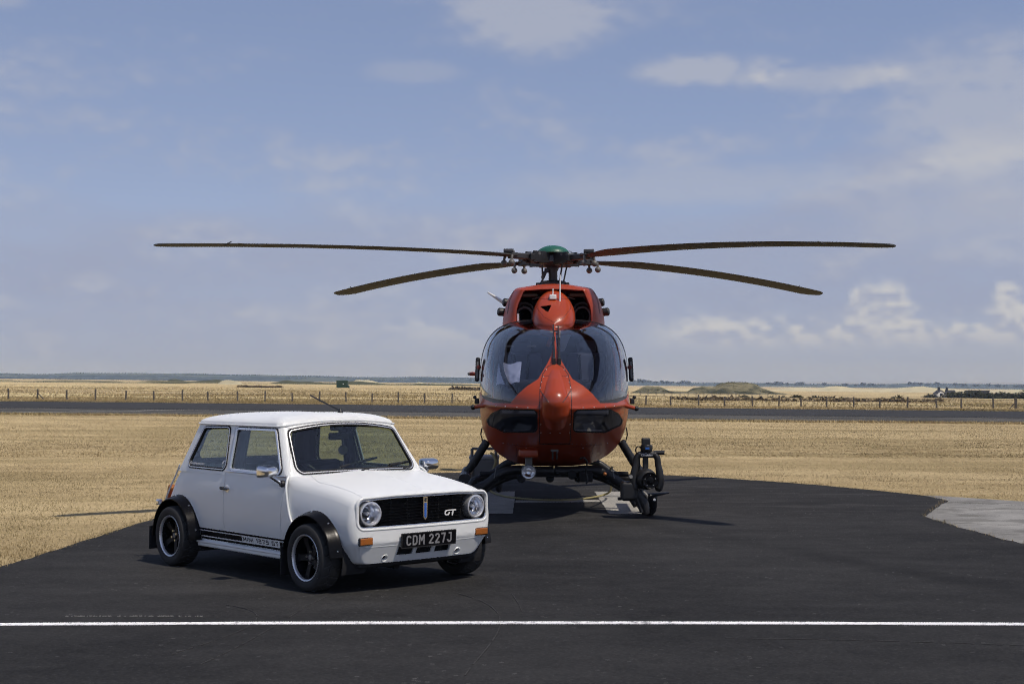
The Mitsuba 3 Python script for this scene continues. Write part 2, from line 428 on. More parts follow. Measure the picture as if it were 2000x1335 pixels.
PAD = [(-40, -58), (-40, -4), (-14, 0.5), (-6.6, 3.2), (-4.85, 6), (-4.45, 10), (-4.32, 12.1), (-4.22, 13.9), (-4.11, 16.4), (-3.9, 19.0), (-3.3, 22.0), (-2.4, 24.0), (-1.4, 24.7), (0.0, 24.85), (1.4, 24.65), (2.6, 24.12), (3.5, 23.3), (4.32, 22.26),
       (5.0, 21.25), (5.45, 20.3), (5.71, 19.63), (5.78, 19.2), (5.74, 18.8), (5.51, 18.3), (5.2, 17.6), (4.86, 16.7), (4.80, 16.3), (4.84, 15.6), (4.87, 15.0), (4.94, 13.8), (5.02, 11), (5.2, 7), (7.5, 3.0), (16, 0.5), (40, -4), (40, -58)]


def wobble(pts, amp, step, seed):
    L = sg.LinearRing(pts)
    s = np.arange(0, L.length, step)
    P = np.array([L.interpolate(x).coords[0] for x in s])
    P += amp * (meshkit.fbm(np.stack([P[:, 0] * 3, P[:, 1] * 3, 0 * s], -1), 4, seed)[:, None] - 0.5) * np.array([[1.0, 0.8]]) * 2
    return sg.Polygon(P).buffer(0)


pad_poly = wobble(PAD, 0.055, 0.045, 3)


def sheet(poly, z, thick=0.05):
    return prism(poly, 'z', z - thick, z)


put('tarmac_pad', sheet(pad_poly, 0.0), TARMAC, False, kind='structure')
slab = wobble([(5.0, 19.95), (5.91, 19.72), (6.74, 18.78), (9.5, 16.2), (8.5, 13.0), (5.9, 11.5), (4.9, 13.5), (4.7, 17)], 0.02, 0.08, 9).difference(pad_poly.buffer(0.002))
put('concrete_apron', sheet(slab, -0.004), CONC, False, kind='structure')


def paint(key, poly, mat, z=0.004, label=None):
    k = put(key, sheet(poly, z, 0.0035), mat, False, kind='structure')
    return k


cx = np.linspace(-8, 8, 120)
ctr = 9.26 - 0.0055 * (cx - 0.1) ** 2 * (abs(cx) < 9)
jit = 0.006 * (meshkit.fbm(np.stack([cx * 9, 0 * cx, 0 * cx], -1), 3, 2) - 0.5)
ln = sg.Polygon(np.vstack([np.stack([cx, ctr - 0.045 + jit], 1), np.stack([cx, ctr + 0.045 + jit[::-1]], 1)[::-1]]))
paint('painted_line', ln, LINEP)
bits = []
for k in range(46):
    x0 = -3.0 + k * 0.0205 + rng.uniform(0, 0.008)
    if rng.random() < 0.78:
        bits.append(sg.box(x0, 9.517 + rng.uniform(-.002, .002), x0 + rng.uniform(.006, .022), 9.523 + rng.uniform(-.002, .003)))
paint('worn_chalk_line', unary_union(bits), OLDLINE)
paint('helipad_marking', wobble([(1.18, 20.4), (1.66, 20.4), (1.60, 16.94), (1.15, 16.94)], 0.012, 0.08, 4), OLDLINE)
paint('helipad_marking', wobble([(-0.42, 20.45), (0.05, 20.45), (0.01, 17.0), (-0.42, 17.0)], 0.012, 0.08, 5), OLDLINE)
paint('helipad_marking', wobble([(0.06, 18.86), (1.155, 18.95), (1.15, 18.65), (0.03, 18.55)], 0.02, 0.08, 6), OLDLINE)


def scuff(key, pts, w):
    P = spline(pts, 60)
    b = []
    for i in range(59):
        if rng.random() < 0.8:
            b.append(sg.LineString(P[i:i + 2]).buffer(w * rng.uniform(0.4, 1.2), cap_style=2))
    paint(key, unary_union(b), SCUFF)


SCUFF = pr('mat_scuff', (0.042, 0.042, 0.042), 0.85, specular=0.2)
scuff('tyre_scuff', [(-0.40, 10.55), (-0.14, 9.9), (-0.12, 8.6), (-0.25, 7.6)], 0.0035)
scuff('tyre_scuff', [(-1.35, 10.4), (-1.50, 9.3), (-1.62, 8.4), (-1.72, 7.9)], 0.003)
scuff('tyre_scuff', [(-2.0, 10.0), (-1.72, 9.6), (-1.7, 9.0), (-1.95, 8.2)], 0.003)
scuff('tyre_scuff', [(0.0, 10.5), (0.05, 10.0), (0.07, 9.7)], 0.003)
scuff('tyre_scuff', [(1.3, 8.7), (2.6, 8.55), (3.6, 8.3)], 0.006)

# runway and its older shoulder
xs = np.linspace(-90, 90, 60)
put('runway', grid(xs, np.linspace(74.0, 95.2, 10), lambda X, Y: terrain(X, Y) + 0.03), RUNWAY, True, kind='structure')
ed = np.linspace(0, 1, 8)
Xs, Es = np.meshgrid(np.linspace(-70, 70, 500), ed)
y_near = 62.2 + 0.012 * Xs + 1.2 * (meshkit.fbm(np.stack([Xs * 0.25, 0 * Xs, 0 * Xs], -1), 4, 8) - 0.5)
Ys = y_near + (74.1 - y_near) * Es
n_, m_ = Xs.shape
i_, j_ = np.meshgrid(np.arange(n_ - 1), np.arange(m_ - 1), indexing='ij')
a_ = (i_ * m_ + j_).ravel()
put('runway_shoulder', (np.stack([Xs, Ys, terrain(Xs, Ys) + 0.018], -1).reshape(-1, 3), np.vstack([np.stack([a_, a_ + 1, a_ + m_ + 1], 1), np.stack([a_, a_ + m_ + 1, a_ + m_], 1)])), OLDTAR, True, kind='structure')
wl = spline([(-22.6, 64.6), (-20.6, 67.0), (-18.4, 70.3), (-16.6, 73.4), (-15.6, 73.6)], 50)
Lw = np.vstack([wl + [-.16, 0.1], (wl + [.16, -.1])[::-1]])
pw = sg.Polygon(Lw).buffer(0)
tv, tf = trimesh.creation.triangulate_polygon(pw, engine='earcut')
put('old_taxi_line', (np.column_stack([tv, terrain(tv[:, 0], tv[:, 1]) + 0.026]), tf), OLDLINE, True, kind='structure')

# ------------------------------------------------------------------ the white car (local frame: x forward from the rear axle, y to its left, z up)
CA = 0.7323
CM = (np.array([[math.sin(CA), math.cos(CA), 0], [-math.cos(CA), math.sin(CA), 0], [0, 0, 1.0]]), np.array([-2.312, 12.66, 0.0]))
CAR = thing('classic_car', 'white two door classic hatchback with black arches parked in front of the helicopter', 'car')


def cput(part, mesh, mat, smooth=35, label=None, **k):
    return put(f'{CAR}__{part}', mesh, mat, smooth, CM, label=label, **k)


XS = [-.45, -.40, -.30, 0.0, 0.5, 1.4, 1.66, 1.80, 2.0, 2.2, 2.35, 2.43, 2.50]


def pch(v):
    f = PchipInterpolator(XS, v)
    return lambda x: float(f(np.clip(x, XS[0], XS[-1])))


w_bot = pch([.50, .54, .58, .63, .655, .655, .655, .65, .645, .64, .630, .615, .605])
w_mid = pch([.56, .615, .655, .695, .705, .705, .705, .705, .702, .697, .688, .680, .675])
w_up = pch([.56, .61, .65, .69, .700, .700, .700, .700, .698, .694, .687, .681, .677])
w_sh = pch([.56, .60, .635, .660, .668, .668, .655, .640, .635, .635, .635, .632, .630])
z_up = pch([.62, .64, .655, .66, .66, .66, .645, .635, .62, .60, .585, .577, .572])
z_sh = pch([.83, .83, .832, .835, .838, .838, .830, .815, .795, .767, .738, .720, .706])
z_tp = pch([.845, .845, .845, .845, .846, .850, .858, .846, .822, .793, .765, .748, .732])
z_bt = pch([.27, .235, .215, .20, .20, .20, .20, .20, .205, .21, .213, .215, .217])


def bez_poly(P, R, nseg):
    """rounded polyline: corner i of P with radius R[i], nseg points per edge half"""
    P = np.asarray(P, float)
    out = []
    n = len(P)
    for i in range(n - 1):
        a, b = P[i], P[i + 1]
        L = np.linalg.norm(b - a)
        d = (b - a) / max(L, 1e-9)
        ra, rb = min(R[i], L * .48), min(R[i + 1], L * .48)
        s, e = a + d * ra, b - d * rb
        out += [s + (e - s) * t for t in np.linspace(0, 1, nseg, endpoint=False)]
        out.append(e)
        if i + 1 < n - 1:
            c = P[i + 2]
            L2 = np.linalg.norm(c - b)
            e2 = b + (c - b) / max(L2, 1e-9) * min(R[i + 1], L2 * .48)
            for t in np.linspace(0, 1, 9)[1:-1]:
                out.append((1 - t) ** 2 * e + 2 * t * (1 - t) * b + t * t * e2)
    out.append(P[-1])
    return np.array(out)


def car_ring(x, shrink=0.0, rise=0.0):
    wb, wm, wu, ws = (f(x) - shrink for f in (w_bot, w_mid, w_up, w_sh))
    zs, zt = z_sh(x) - rise, z_tp(x) - rise
    zb = z_bt(x)
    q = 0.30 * sstep(1.6, 1.8, x)
    P = [(0.0, zb), (wb, zb), (wm, zb + 0.21), (wu, z_up(x) - rise * .4), (ws, zs), (0.30, zt - 0.008 - 0.012 * (q > 0)), (0.0, zt)]
    rs = 0.035 + 0.085 * sstep(1.55, 1.8, x)
    h = bez_poly(P, [0, .045, .14, .13, rs, .16, 0], 5)
    full = np.vstack([h, h[-2:0:-1] * [-1, 1]])
    return np.column_stack([np.full(len(full), x), full])


def body_loft():
    R = []
    r = 0.062
    for a in np.linspace(0, np.pi / 2, 8):
        R.append(car_ring(-.45 + .09 * (1 - math.sin(a)), 0, 0) if False else car_ring(-.45 + 0.10 * (1 - math.cos(a)), 0.12 * (1 - math.sin(a)), 0.05 * (1 - math.sin(a))))
    R += [car_ring(x) for x in np.linspace(-.33, 2.432, 84)]
    for a in np.linspace(0, np.pi / 2, 9)[1:]:
        R.append(car_ring(2.436 + r * math.sin(a), r * (1 - math.cos(a)), r * (1 - math.cos(a))))
    # the front face in shrinking rings so that it can be shaped
    face = R[-1]
    for q in np.linspace(1, .03, 26)[1:]:
        R.append(np.array([face[0, 0], 0, .46]) + (face - [face[0, 0], 0, .46]) * [1, q, q])
    R = np.array(R)
    v, f = loft(R)
    x, y, z = v.T
    # the tail leans forward towards the top, the apron tucks back under the nose
    k = np.clip((0.22 - x) / 0.67, 0, 1)
    x2 = x + k ** 1.2 * np.interp(z, [.2, .4, .53, .717, .845], [.06, .0, .05, .19, .33])
    kn = sstep(2.30, 2.44, x)
    x2 = x2 - kn * np.interp(z, [.2, .335, .375, .5], [.075, .018, 0, 0]) - kn * 0.030 * (y / .62) ** 2
    y2 = y * (1 - kn * np.interp(z, [.2, .36], [.05, 0]))
    return np.column_stack([x2, y2, z]), f


bv, bf = body_loft()


def cab_ring(z, s=1.0, dz=0.0):
    t = (z - .80) / .41
    yc = np.interp(z, [.80, .838, 1.20, 1.215], [.675, .667, .573, .571])
    xf = np.interp(z, [.80, .859, 1.215, 1.235], [1.675, 1.630, 1.368, 1.358])
    bow = np.interp(z, [.8, 1.21], [.045, .030])
    xr = np.interp(z, [.80, .845, 1.20], [-.19, -.165, -.010])
    n1, n2, n3, rc = 22, 60, 16, 0.055
    a = np.linspace(0, np.pi / 2, 9)
    yy_ = np.linspace(0, yc - rc, n1)
    front = np.column_stack([xf - bow * (yy_ / yc) ** 2, yy_])
    fx = front[-1, 0]
    sl = bow * 2 * (yc - rc) / yc ** 2
    cor = np.column_stack([fx - rc * (1 - np.cos(a)) - sl * rc * np.sin(a) * .6, yc - rc + rc * np.sin(a)])[1:]
    rb = .045
    rear_c = xr + rb
    side = np.column_stack([np.linspace(cor[-1, 0], rear_c + .09, n2)[1:], np.full(n2 - 1, yc)])
    side[:, 1] += .004 * np.sin(np.linspace(0, np.pi, n2 - 1))
    b2 = np.column_stack([rear_c + .09 * (1 - np.sin(a)), yc - .09 + .09 * np.cos(a)])[1:]
    y3 = np.linspace(yc - .09, 0, n3)[1:]
    back = np.column_stack([rear_c - rb * (1 - (y3 / (yc - .09)) ** 2), y3])
    h = np.vstack([front, cor, side, b2, back])
    full = np.vstack([h, h[-2:0:-1] * [1, -1]])
    full = np.array([.66, 0]) + (full - [.66, 0]) * s
    u = sstep(.9, 1.19, z)
    zz = z + dz + u * (.043 * (1 - (full[:, 1] / .575) ** 2) * (0.35 + 0.65 * sstep(.9, 1.3, full[:, 0])) + 0.0)
    return np.column_stack([full, zz])


def cab_loft():
    R = [cab_ring(z) for z in np.linspace(.80, 1.212, 26)]
    for a in np.linspace(0, np.pi / 2, 22)[1:]:
        s = math.cos(a)
        R.append(cab_ring(1.215, max(s, .02) ** 0.75, .078 * math.sin(a) ** 0.9))
    return loft(np.array(R))


gv, gf = cab_loft()
low, cab = solid(bv, bf), solid(gv, gf)
skin = low + cab
cav = (solid(bv, bf, -.016) ^ prism(sg.box(-.5, -.9, 1.60, .9), 'z', .2, 1.0)) + (solid(gv, gf, -.018) - prism(sg.box(-1, -1, 3, 1), 'z', 0, .79))
eng = solid(bv, bf, -.012) ^ prism(sg.box(1.66, -.9, 2.47, .9), 'z', .1, 1.0)
shell = skin - cav - eng
RW, FW, ZW = -.03, 2.03, .2525
for X in (RW, FW):
    for s in (-1, 1):
        c = mf.Manifold.cylinder(.5, .318, .318, 72).rotate([90, 0, 0]).translate([X, .25 + s * .75, ZW])
        shell = shell - c
# windows
WIN = {
    'rear_side': rpoly([(.048, .845), (.690, .841), (.615, 1.186), (.200, 1.176)], .045),
    'door': rpoly([(.752, .838), (1.548, .832), (1.318, 1.190), (.722, 1.190)], .042),
}
ws_y = np.linspace(-1, 1, 21)
SCREEN = sg.Polygon(np.vstack([np.column_stack([ws_y * .580, .858 - .008 * ws_y ** 2]), np.column_stack([ws_y[::-1] * .518, 1.222 - .050 * ws_y[::-1] ** 2])])).buffer(-.05, quad_segs=8).buffer(.05, quad_segs=8)
BACK = rpoly([(-.50, .885), (.50, .885), (.44, 1.165), (-.44, 1.165)], .06)
cut = prism(SCREEN, 'x', .8, 2.2) + prism(BACK, 'x', -.6, .4)
for p in WIN.values():
    cut = cut + prism(p, 'y', -1, 1)
shell = shell - cut
# openings of the nose
GRILLE = rpoly([(-.612, .487), (.612, .487), (.612, .690), (.3, .703), (-.3, .703), (-.612, .690)], .045)
VENTS = [rpoly([(-.262 + .178 * i, .268), (-.262 + .178 * i + .148, .268), (-.262 + .178 * i + .148, .330), (-.262 + .178 * i + .004, .330)], .006) for i in range(3)]
VENTS = [sa.translate(v, .008, 0) for v in VENTS]
HOLES = [sg.Point(y, .252).buffer(.024) for y in (-.352, .342)]
nose = prism(GRILLE, 'x', 2.37, 2.7)
for p in VENTS + HOLES:
    nose = nose + prism(p, 'x', 2.30, 2.7)
shell = shell - nose
# panels: gaps cut through the skin
DOOR = rpoly([(.715, .244), (1.555, .244), (1.566, .60), (1.600, .835), (1.36, 1.205), (.695, 1.205), (.70, .8)], .03)
dg = prism(ring(DOOR, .0022, .0022), 'y', -1, 1)
BONNET = rpoly([(1.665, -.50), (1.665, .50), (1.9, .585), (2.3, .560), (2.62, .548), (2.62, -.548), (2.3, -.560), (1.9, -.585)], .05)
bg_ = prism(ring(BONNET, .002, .002), 'z', .64, 1.0)
cabin_half = prism(sg.box(-1, -1, 1.68, 1), 'z', 0, 2)
door_solid = prism(DOOR, 'y', -1, 1) - cut.translate([0, 0, 0])
bonnet_vol = prism(BONNET.buffer(-.002), 'z', .698, 1.0)
gap_all = dg + bg_
bonnet = shell ^ bonnet_vol
doors = shell ^ prism(DOOR.buffer(-.0022), 'y', -1, 1)
rest = shell - dg - bg_ - bonnet_vol - prism(DOOR.buffer(-.0022), 'y', -1, 1)
cput('body', rest, WHITE)
cput('bonnet', bonnet, WHITE)
dR, dL = doors.split_by_plane([0, -1, 0], 0)
cput('door', dR, WHITE)
cput('door', dL, WHITE)

# underbody, wheel wells, engine bay
under = rbox([1.03, 0, .205], [2.70, 1.10, .05], .02)
wells = []
for X in (RW, FW):
    for s in (-1, 1):
        a = np.linspace(-.35, np.pi + .35, 40)
        pr_ = sg.Polygon(np.vstack([np.column_stack([X + .322 * np.cos(a), ZW + .322 * np.sin(a)]), np.column_stack([X + .312 * np.cos(a[::-1]), ZW + .312 * np.sin(a[::-1])])]))
        wells.append(prism(pr_, 'y', min(s * .46, s * .672), max(s * .46, s * .672)))
        disc = sg.Polygon(np.column_stack([X + .316 * np.cos(a), ZW + .316 * np.sin(a)]))
        wells.append(prism(disc, 'y', min(s * .45, s * .462), max(s * .45, s * .462)))
w_all = wells[0]
for w in wells[1:]:
    w_all = w_all + w
cput('wheel_well', w_all, MATT)
cput('underbody', join(under, rbox([2.1, 0, .25], [.55, .6, .16], .04), tube([(1.6, -.1, .17), (2.25, -.1, .16)], .03), tube([(2.2, -.5, .2), (2.2, .5, .2)], .022), rbox([2.02, -.55, .25], [.12, .2, .04], .01), rbox([2.02, .55, .25], [.12, .2, .04], .01)), MATT)
cput('exhaust_pipe', tube(spline([(1.75, -.18, .16), (2.05, -.19, .15), (2.2, -.22, .19)], 16), .022), GREYM)

# glass: outer faces only, a little below the skin
gi = solid(gv, gf, -.006)
gid = gi.original_id()


def pane(part, vol, mat=CARGLASS):
    return cput(part, soup(gi ^ vol, keep={gid}), mat)


pane('windscreen', prism(SCREEN.buffer(.004), 'x', .8, 2.2))
pane('rear_window', prism(BACK.buffer(.004), 'x', -.6, .4))
for s in (-1, 1):
    a, b = (-1, 0) if s < 0 else (0, 1)
    pane('door_window', prism(WIN['door'].buffer(.004), 'y', a, b))
    pane('quarter_window', prism(WIN['rear_side'].buffer(.004), 'y', a, b))
# rubber seals and bright finisher strips round the glass
go = solid(gv, gf, .006) - solid(gv, gf, -.012)
gb = solid(gv, gf, .009) - solid(gv, gf, .0)


def seal(poly, axis, a, b, bright=True):
    cput('window_seal', go ^ prism(ring(poly, .013, .013), axis, a, b), MATT)
    if bright:
        cput('window_trim', gb ^ prism(ring(poly, .003, .003), axis, a, b), ALU)


seal(SCREEN, 'x', .8, 2.2)
seal(BACK, 'x', -.6, .4)
for a, b in ((-1, 0), (0, 1)):
    seal(WIN['rear_side'], 'y', a, b)
    cput('window_seal', go ^ prism(ring(WIN['door'], .006, .008), 'y', a, b), BLACK)
    cput('window_trim', (solid(gv, gf, .012) - solid(gv, gf, .0)) ^ prism(ring(WIN['door'], -.004, .020), 'y', a, b), ALU)
    s = -1 if a < 0 else 1
    cput('window_trim', tube([(.70, s * .674, .832), (1.15, s * .677, .830), (1.60, s * .672, .826)], .008), CHROME)
# drip gutter round the roof
rg = cab_ring(1.206)
cput('roof_gutter', tube(np.array([.66, 0, 0]) + (rg - [.66, 0, 0]) * [1.008, 1.012, 1], .0075, 8, closed=True), WHITE, True)

# external seams in front of the doors
for s in (-1, 1):
    pts = spline([(1.590, s * .632, .862), (1.618, s * .668, .828), (1.640, s * .702, .76), (1.662, s * .709, .66), (1.70, s * .712, .55), (1.745, s * .712, .475)], 30)
    cput('wing_seam', tube(pts, np.interp(np.linspace(0, 1, 30), [0, .12, 1], [.003, .0095, .0095]), 10), WHITE, True)
    pts = spline([(-.10, s * .655, .850), (-.20, s * .655, .72), (-.345, s * .655, .53), (-.405, s * .64, .40)], 20)
    cput('wing_seam', tube(pts, .007, 8), WHITE, True)

# sills
for s in (-1, 1):
    cput('sill', join(rbox([.90, s * .655, .205], [1.30, .05, .036], .014), rbox([.90, s * .665, .228], [1.30, .05, .016], .006)), WHITE)

# black stripes with the lettering
sk = solid(bv, bf, .0016) - solid(bv, bf, -.004)
wheel_free = sg.box(.245, .2, 1.70, .5).difference(sg.Point(FW, ZW).buffer(.335)).difference(sg.Point(RW, ZW).buffer(.335)).difference(ring(DOOR, .0025, .0025))
TXT = sg.box(.962, .2775, 1.522, .3255)
bands = unary_union([sg.box(.2, .330, 1.75, .345), sg.box(.2, .281, 1.75, .321).difference(TXT), sg.box(.2, .252, 1.75, .271)]).intersection(wheel_free)
for a, b in ((-1, 0), (0, 1)):
    cput('side_stripe', sk ^ prism(bands, 'y', a, b), BLACKGLOSS)


def letters(text, h, wx, depth=.0012, bold=True):
    m = meshkit.text_mesh(text, h, depth, bold)
    m.vertices[:, 0] *= wx
    return m




def word(text, h, wide, gap, t=.20):
    """square heavy lettering as flat shapes, unit strokes"""
    L, B = sg.LineString, dict(cap_style=2, join_style=2)
    q = t / 2
    out, x = [], 0.0
    for ch in text:
        w = wide
        a, b = q, w - q
        if ch == ' ':
            x += .8
            continue
        if ch == 'I':
            w = t
            g = [[(q, 0), (q, 1)]]
        elif ch == 'M':
            w = wide * 1.25
            b = w - q
            g = [[(a, 0), (a, 1)], [(b, 0), (b, 1)], [(a, .97), (w / 2, .25), (b, .97)]]
        elif ch == 'N':
            g = [[(a, 0), (a, 1)], [(b, 0), (b, 1)], [(a, .95), (b, .05)]]
        elif ch == '1':
            w = wide * .55
            g = [[(w - q, 0), (w - q, 1)], [(w - q, .92), (0, .70)]]
        elif ch == '2':
            g = [[(0, 1 - q), (b, 1 - q), (b, .52), (a, .48), (a, q), (w, q)]]
        elif ch == '7':
            g = [[(0, 1 - q), (b, 1 - q), (w * .45, 0)]]
        elif ch == '5':
            g = [[(w, 1 - q), (a, 1 - q), (a, .56), (b, .56), (b, q), (0, q)]]
        elif ch == 'G':
            g = [[(w, 1 - q), (a, 1 - q), (a, q), (b, q), (b, .48), (w * .5, .48)]]
        elif ch == 'T':
            g = [[(0, 1 - q), (w, 1 - q)], [(w / 2, 0), (w / 2, 1)]]
        out.append(sa.translate(unary_union([L(k).buffer(q, **B) for k in g]), x, 0))
        x += w + gap
    return sa.scale(unary_union(out), h, h, origin=(0, 0))


wd = word('MINI 1275 GT', .034, 1.05, .42)
b0 = wd.bounds
wd = sa.scale(wd, .520 / (b0[2] - b0[0]), 1, origin=(0, 0))
lt = trimesh.util.concatenate([trimesh.creation.extrude_polygon(g, .0012, engine='earcut') for g in wd.geoms])
sgrid = trimesh.Trimesh(bv, bf, process=False)


def side_y(x, z, s=-1):
    """skin of the car's flank at (x, z)"""
    loc, _, _ = sgrid.ray.intersects_location([[x, s * 2, z]], [[0, -s, 0]], multiple_hits=False)
    return loc[0][1]


for s in (-1, 1):
    v = np.array(lt.vertices)
    y0, y1 = side_y(1.24, .285, s), side_y(1.24, .320, s)
    xx = .980 + v[:, 0] if s < 0 else 1.505 - v[:, 0]
    zz = .2845 + v[:, 1]
    yb = y0 + (y1 - y0) * (zz - .285) / .035
    kind(cput('side_lettering', (np.column_stack([xx, yb + s * (v[:, 2] + .0006), zz]), np.array(lt.faces)), BLACK, False), 'stuff')

# wheel arch flares with their screws
for X in (RW, FW):
    for s in (-1, 1):
        th = np.linspace(math.radians(4 if X == FW else -2), math.radians(172 if X == FW else 184), 64)
        prof = np.array([(.346, .690), (.341, .714), (.328, .738), (.319, .774), (.313, .781), (.306, .779), (.302, .74), (.302, .68)])
        rings = np.array([np.column_stack([X + prof[:, 0] * math.cos(t), s * prof[:, 1], ZW + prof[:, 0] * math.sin(t)]) for t in th])
        fl = cput('arch_flare', loft(rings), BLACKGLOSS, 50)
        for deg in (12, 52, 92, 132, 168):
            t = math.radians(deg)
            put(f'{fl}__screw', trimesh.creation.icosphere(1, .007).apply_translation([X + .337 * math.cos(t), s * .722, ZW + .337 * math.sin(t)]), CHROME, True, CM)
    # mudflaps
for s in (-1, 1):
    cput('mudflap', rbox([-.365, s * .715, .215], [.012, .17, .20], .004, None).apply_transform(np.eye(4)), MATT)
    cput('mudflap', rbox([1.70, s * .715, .20], [.012, .15, .22], .004), MATT)

SPOKE = pr('mat_wheel_black', (0.008, 0.008, 0.009), 0.5, specular=0.2)
# wheels: local frame with w outwards
TY = [(.170, -.170), (.178, -.176), (.205, -.180), (.232, -.175), (.2475, -.156), (.2515, -.12), (.2525, -.09), (.2525, -.06), (.2505, -.03), (.2455, -.012), (.236, -.002), (.215, .004), (.190, .002), (.178, -.004), (.171, -.012)]


def tyre_mesh():
    prof = np.array(TY)
    s = np.concatenate([[0], np.cumsum(np.linalg.norm(np.diff(prof, axis=0), axis=1))])
    q = np.linspace(0, s[-1], 96)
    pr_ = np.column_stack([PchipInterpolator(s, prof[:, 0])(q), PchipInterpolator(s, prof[:, 1])(q)])
    K = 480
    m = lathe(pr_, [0, 0, 0], [0, 0, 1], K)
    v = np.array(m.vertices)
    r = np.hypot(v[:, 0], v[:, 1])
    th = np.arctan2(v[:, 1], v[:, 0])
    w = v[:, 2]
    # slanted grooves like a track tyre: alternating hooks from both shoulders
    u = (th / (2 * np.pi) * 20) % 1.0
    t1 = np.clip((w + .012) / -.075, -.2, 1.2)
    g1 = np.abs(((u - .42 * t1 + .5) % 1) - .5) * 0.079
    t2 = np.clip((w + .170) / .085, -.2, 1.2)
    g2 = np.abs(((u + .35 - .42 * t2 + .5) % 1) - .5) * 0.079
    g3 = np.abs(((u * 1 + .15 + .5) % 1) - .5) * 0.079
    on = (r > .238)
    d = np.where((w > -.075) & (w < -.010) & (g1 < .0035), 1., 0) + np.where((w < -.085) & (w > -.172) & (g2 < .0035), 1., 0)
    d += np.where((np.abs(w + .055 + .02 * (g3 / .04)) < .003) & (g3 < .022), 1., 0)
    d = np.clip(d, 0, 1) * on * .0065
    v[:, :2] *= ((r - d) / r)[:, None]
    e = np.clip(np.where((w > -.075) & (w < -.010), (g1 < .0052) & (g1 > .0030), 0) + np.where((w < -.085) & (w > -.172), (g2 < .0052) & (g2 > .0030), 0), 0, 1) * on     # dusty groove edges
    k = .013 + .014 * meshkit.fbm(v * 55, 3, 4) + .060 * e * meshkit.noise(v * 25, 6) + .012 * on
    return trimesh.Trimesh(v, m.faces, process=False), np.repeat(k[:, None], 3, 1)


tyre, tyre_col = tyre_mesh()
rim = lathe([(.157, -.155), (.157, -.040), (.1595, -.018), (.1635, -.006), (.172, -.001), (.1745, -.004), (.1735, -.012), (.168, -.016), (.166, -.03), (.166, -.16)], [0, 0, 0], [0, 0, 1], 72)
barrel = lathe([(.1565, -.022), (.1560, -.155), (.10, -.158)], [0, 0, 0], [0, 0, 1], 60)
spk = []
for k in range(5):
    a = np.pi / 2 + k * 2 * np.pi / 5
    prof = sg.Polygon([(.035, -.030), (.075, -.021), (.135, -.024), (.154, -.036), (.154, .036), (.135, .024), (.075, .021), (.035, .030)])
    pl = trimesh.creation.extrude_polygon(prof, .022, engine='earcut')
    v = np.array(pl.vertices)
    v[:, 2] += -.085 + .020 * (v[:, 0] / .157)
    spk.append(trimesh.Trimesh(v @ rotz(a).T, pl.faces, process=False))
hub = lathe([(0, -.050), (.022, -.050), (.027, -.054), (.028, -.060), (.055, -.062), (.060, -.068), (.062, -.10)], [0, 0, 0], [0, 0, 1], 40)
cap = lathe([(0, -.046), (.018, -.0465), (.0215, -.049), (.0215, -.056)], [0, 0, 0], [0, 0, 1], 28)
brake = lathe([(.03, -.118), (.105, -.118), (.108, -.122), (.108, -.130), (.03, -.130)], [0, 0, 0], [0, 0, 1], 40)
for X, s, st in ((RW, -1, 0), (FW, -1, 0.0), (RW, 1, 0), (FW, 1, 0)):
    B = np.column_stack([[1, 0, 0], [0, 0, 1], [0, s, 0]]).astype(float)      # columns: u, v, w
    if np.linalg.det(B) < 0:
        B[:, 0] *= -1
    o = np.array([X, s * .792, ZW])
    WMt = (CM[0] @ B @ rotz(.21 * (X + 2) * s), CM[0] @ o + CM[1])
    wk = f'{CAR}__wheel'
    i = 0
    while any(x.startswith(wk + '__') for x in scene):
        i += 1
        wk = f'{CAR}__wheel_{i:03d}'
    put(wk + '__tyre', tyre, RUBBER, True, WMt, color=tyre_col)
    put(wk + '__rim', rim, ALU, 40, WMt)
    put(wk + '__barrel', barrel, SPOKE, 40, WMt)
    for q in spk:
        put(wk + '__spoke', q, SPOKE, 40, WMt)
    put(wk + '__hub', hub, SPOKE, 40, WMt)
    put(wk + '__centre_cap', cap, GREYM, 40, WMt)
    for k in range(4):
        a = np.pi / 4 + k * np.pi / 2
        put(wk + '__wheel_nut', trimesh.creation.cylinder(.0085, .022, sections=6).apply_translation([.042 * math.cos(a), .042 * math.sin(a), -.055]), CHROME, False, WMt)
    put(wk + '__brake_disc', brake, GREYM, 40, WMt)

# nose: surround lip, grille, lamps
fx_ = 2.492


def front_x(y, z):
    loc, _, _ = sgrid.ray.intersects_location([[4.0, y, z]], [[-1, 0, 0]], multiple_hits=False)
    return loc[0][0]


def bend(m, base=None):
    """lets a flat front piece follow the slight bow of the nose"""
    v = np.array(m.vertices)
    v[:, 0] -= 0.030 * (v[:, 1] / .62) ** 2
    return trimesh.Trimesh(v, m.faces, process=False)


def tri(man_):
    me = man_.to_mesh()
    return trimesh.Trimesh(np.asarray(me.vert_properties, float)[:, :3], np.asarray(me.tri_verts, int), process=False)


def dens(poly, step=.03):
    return poly.segmentize(step)


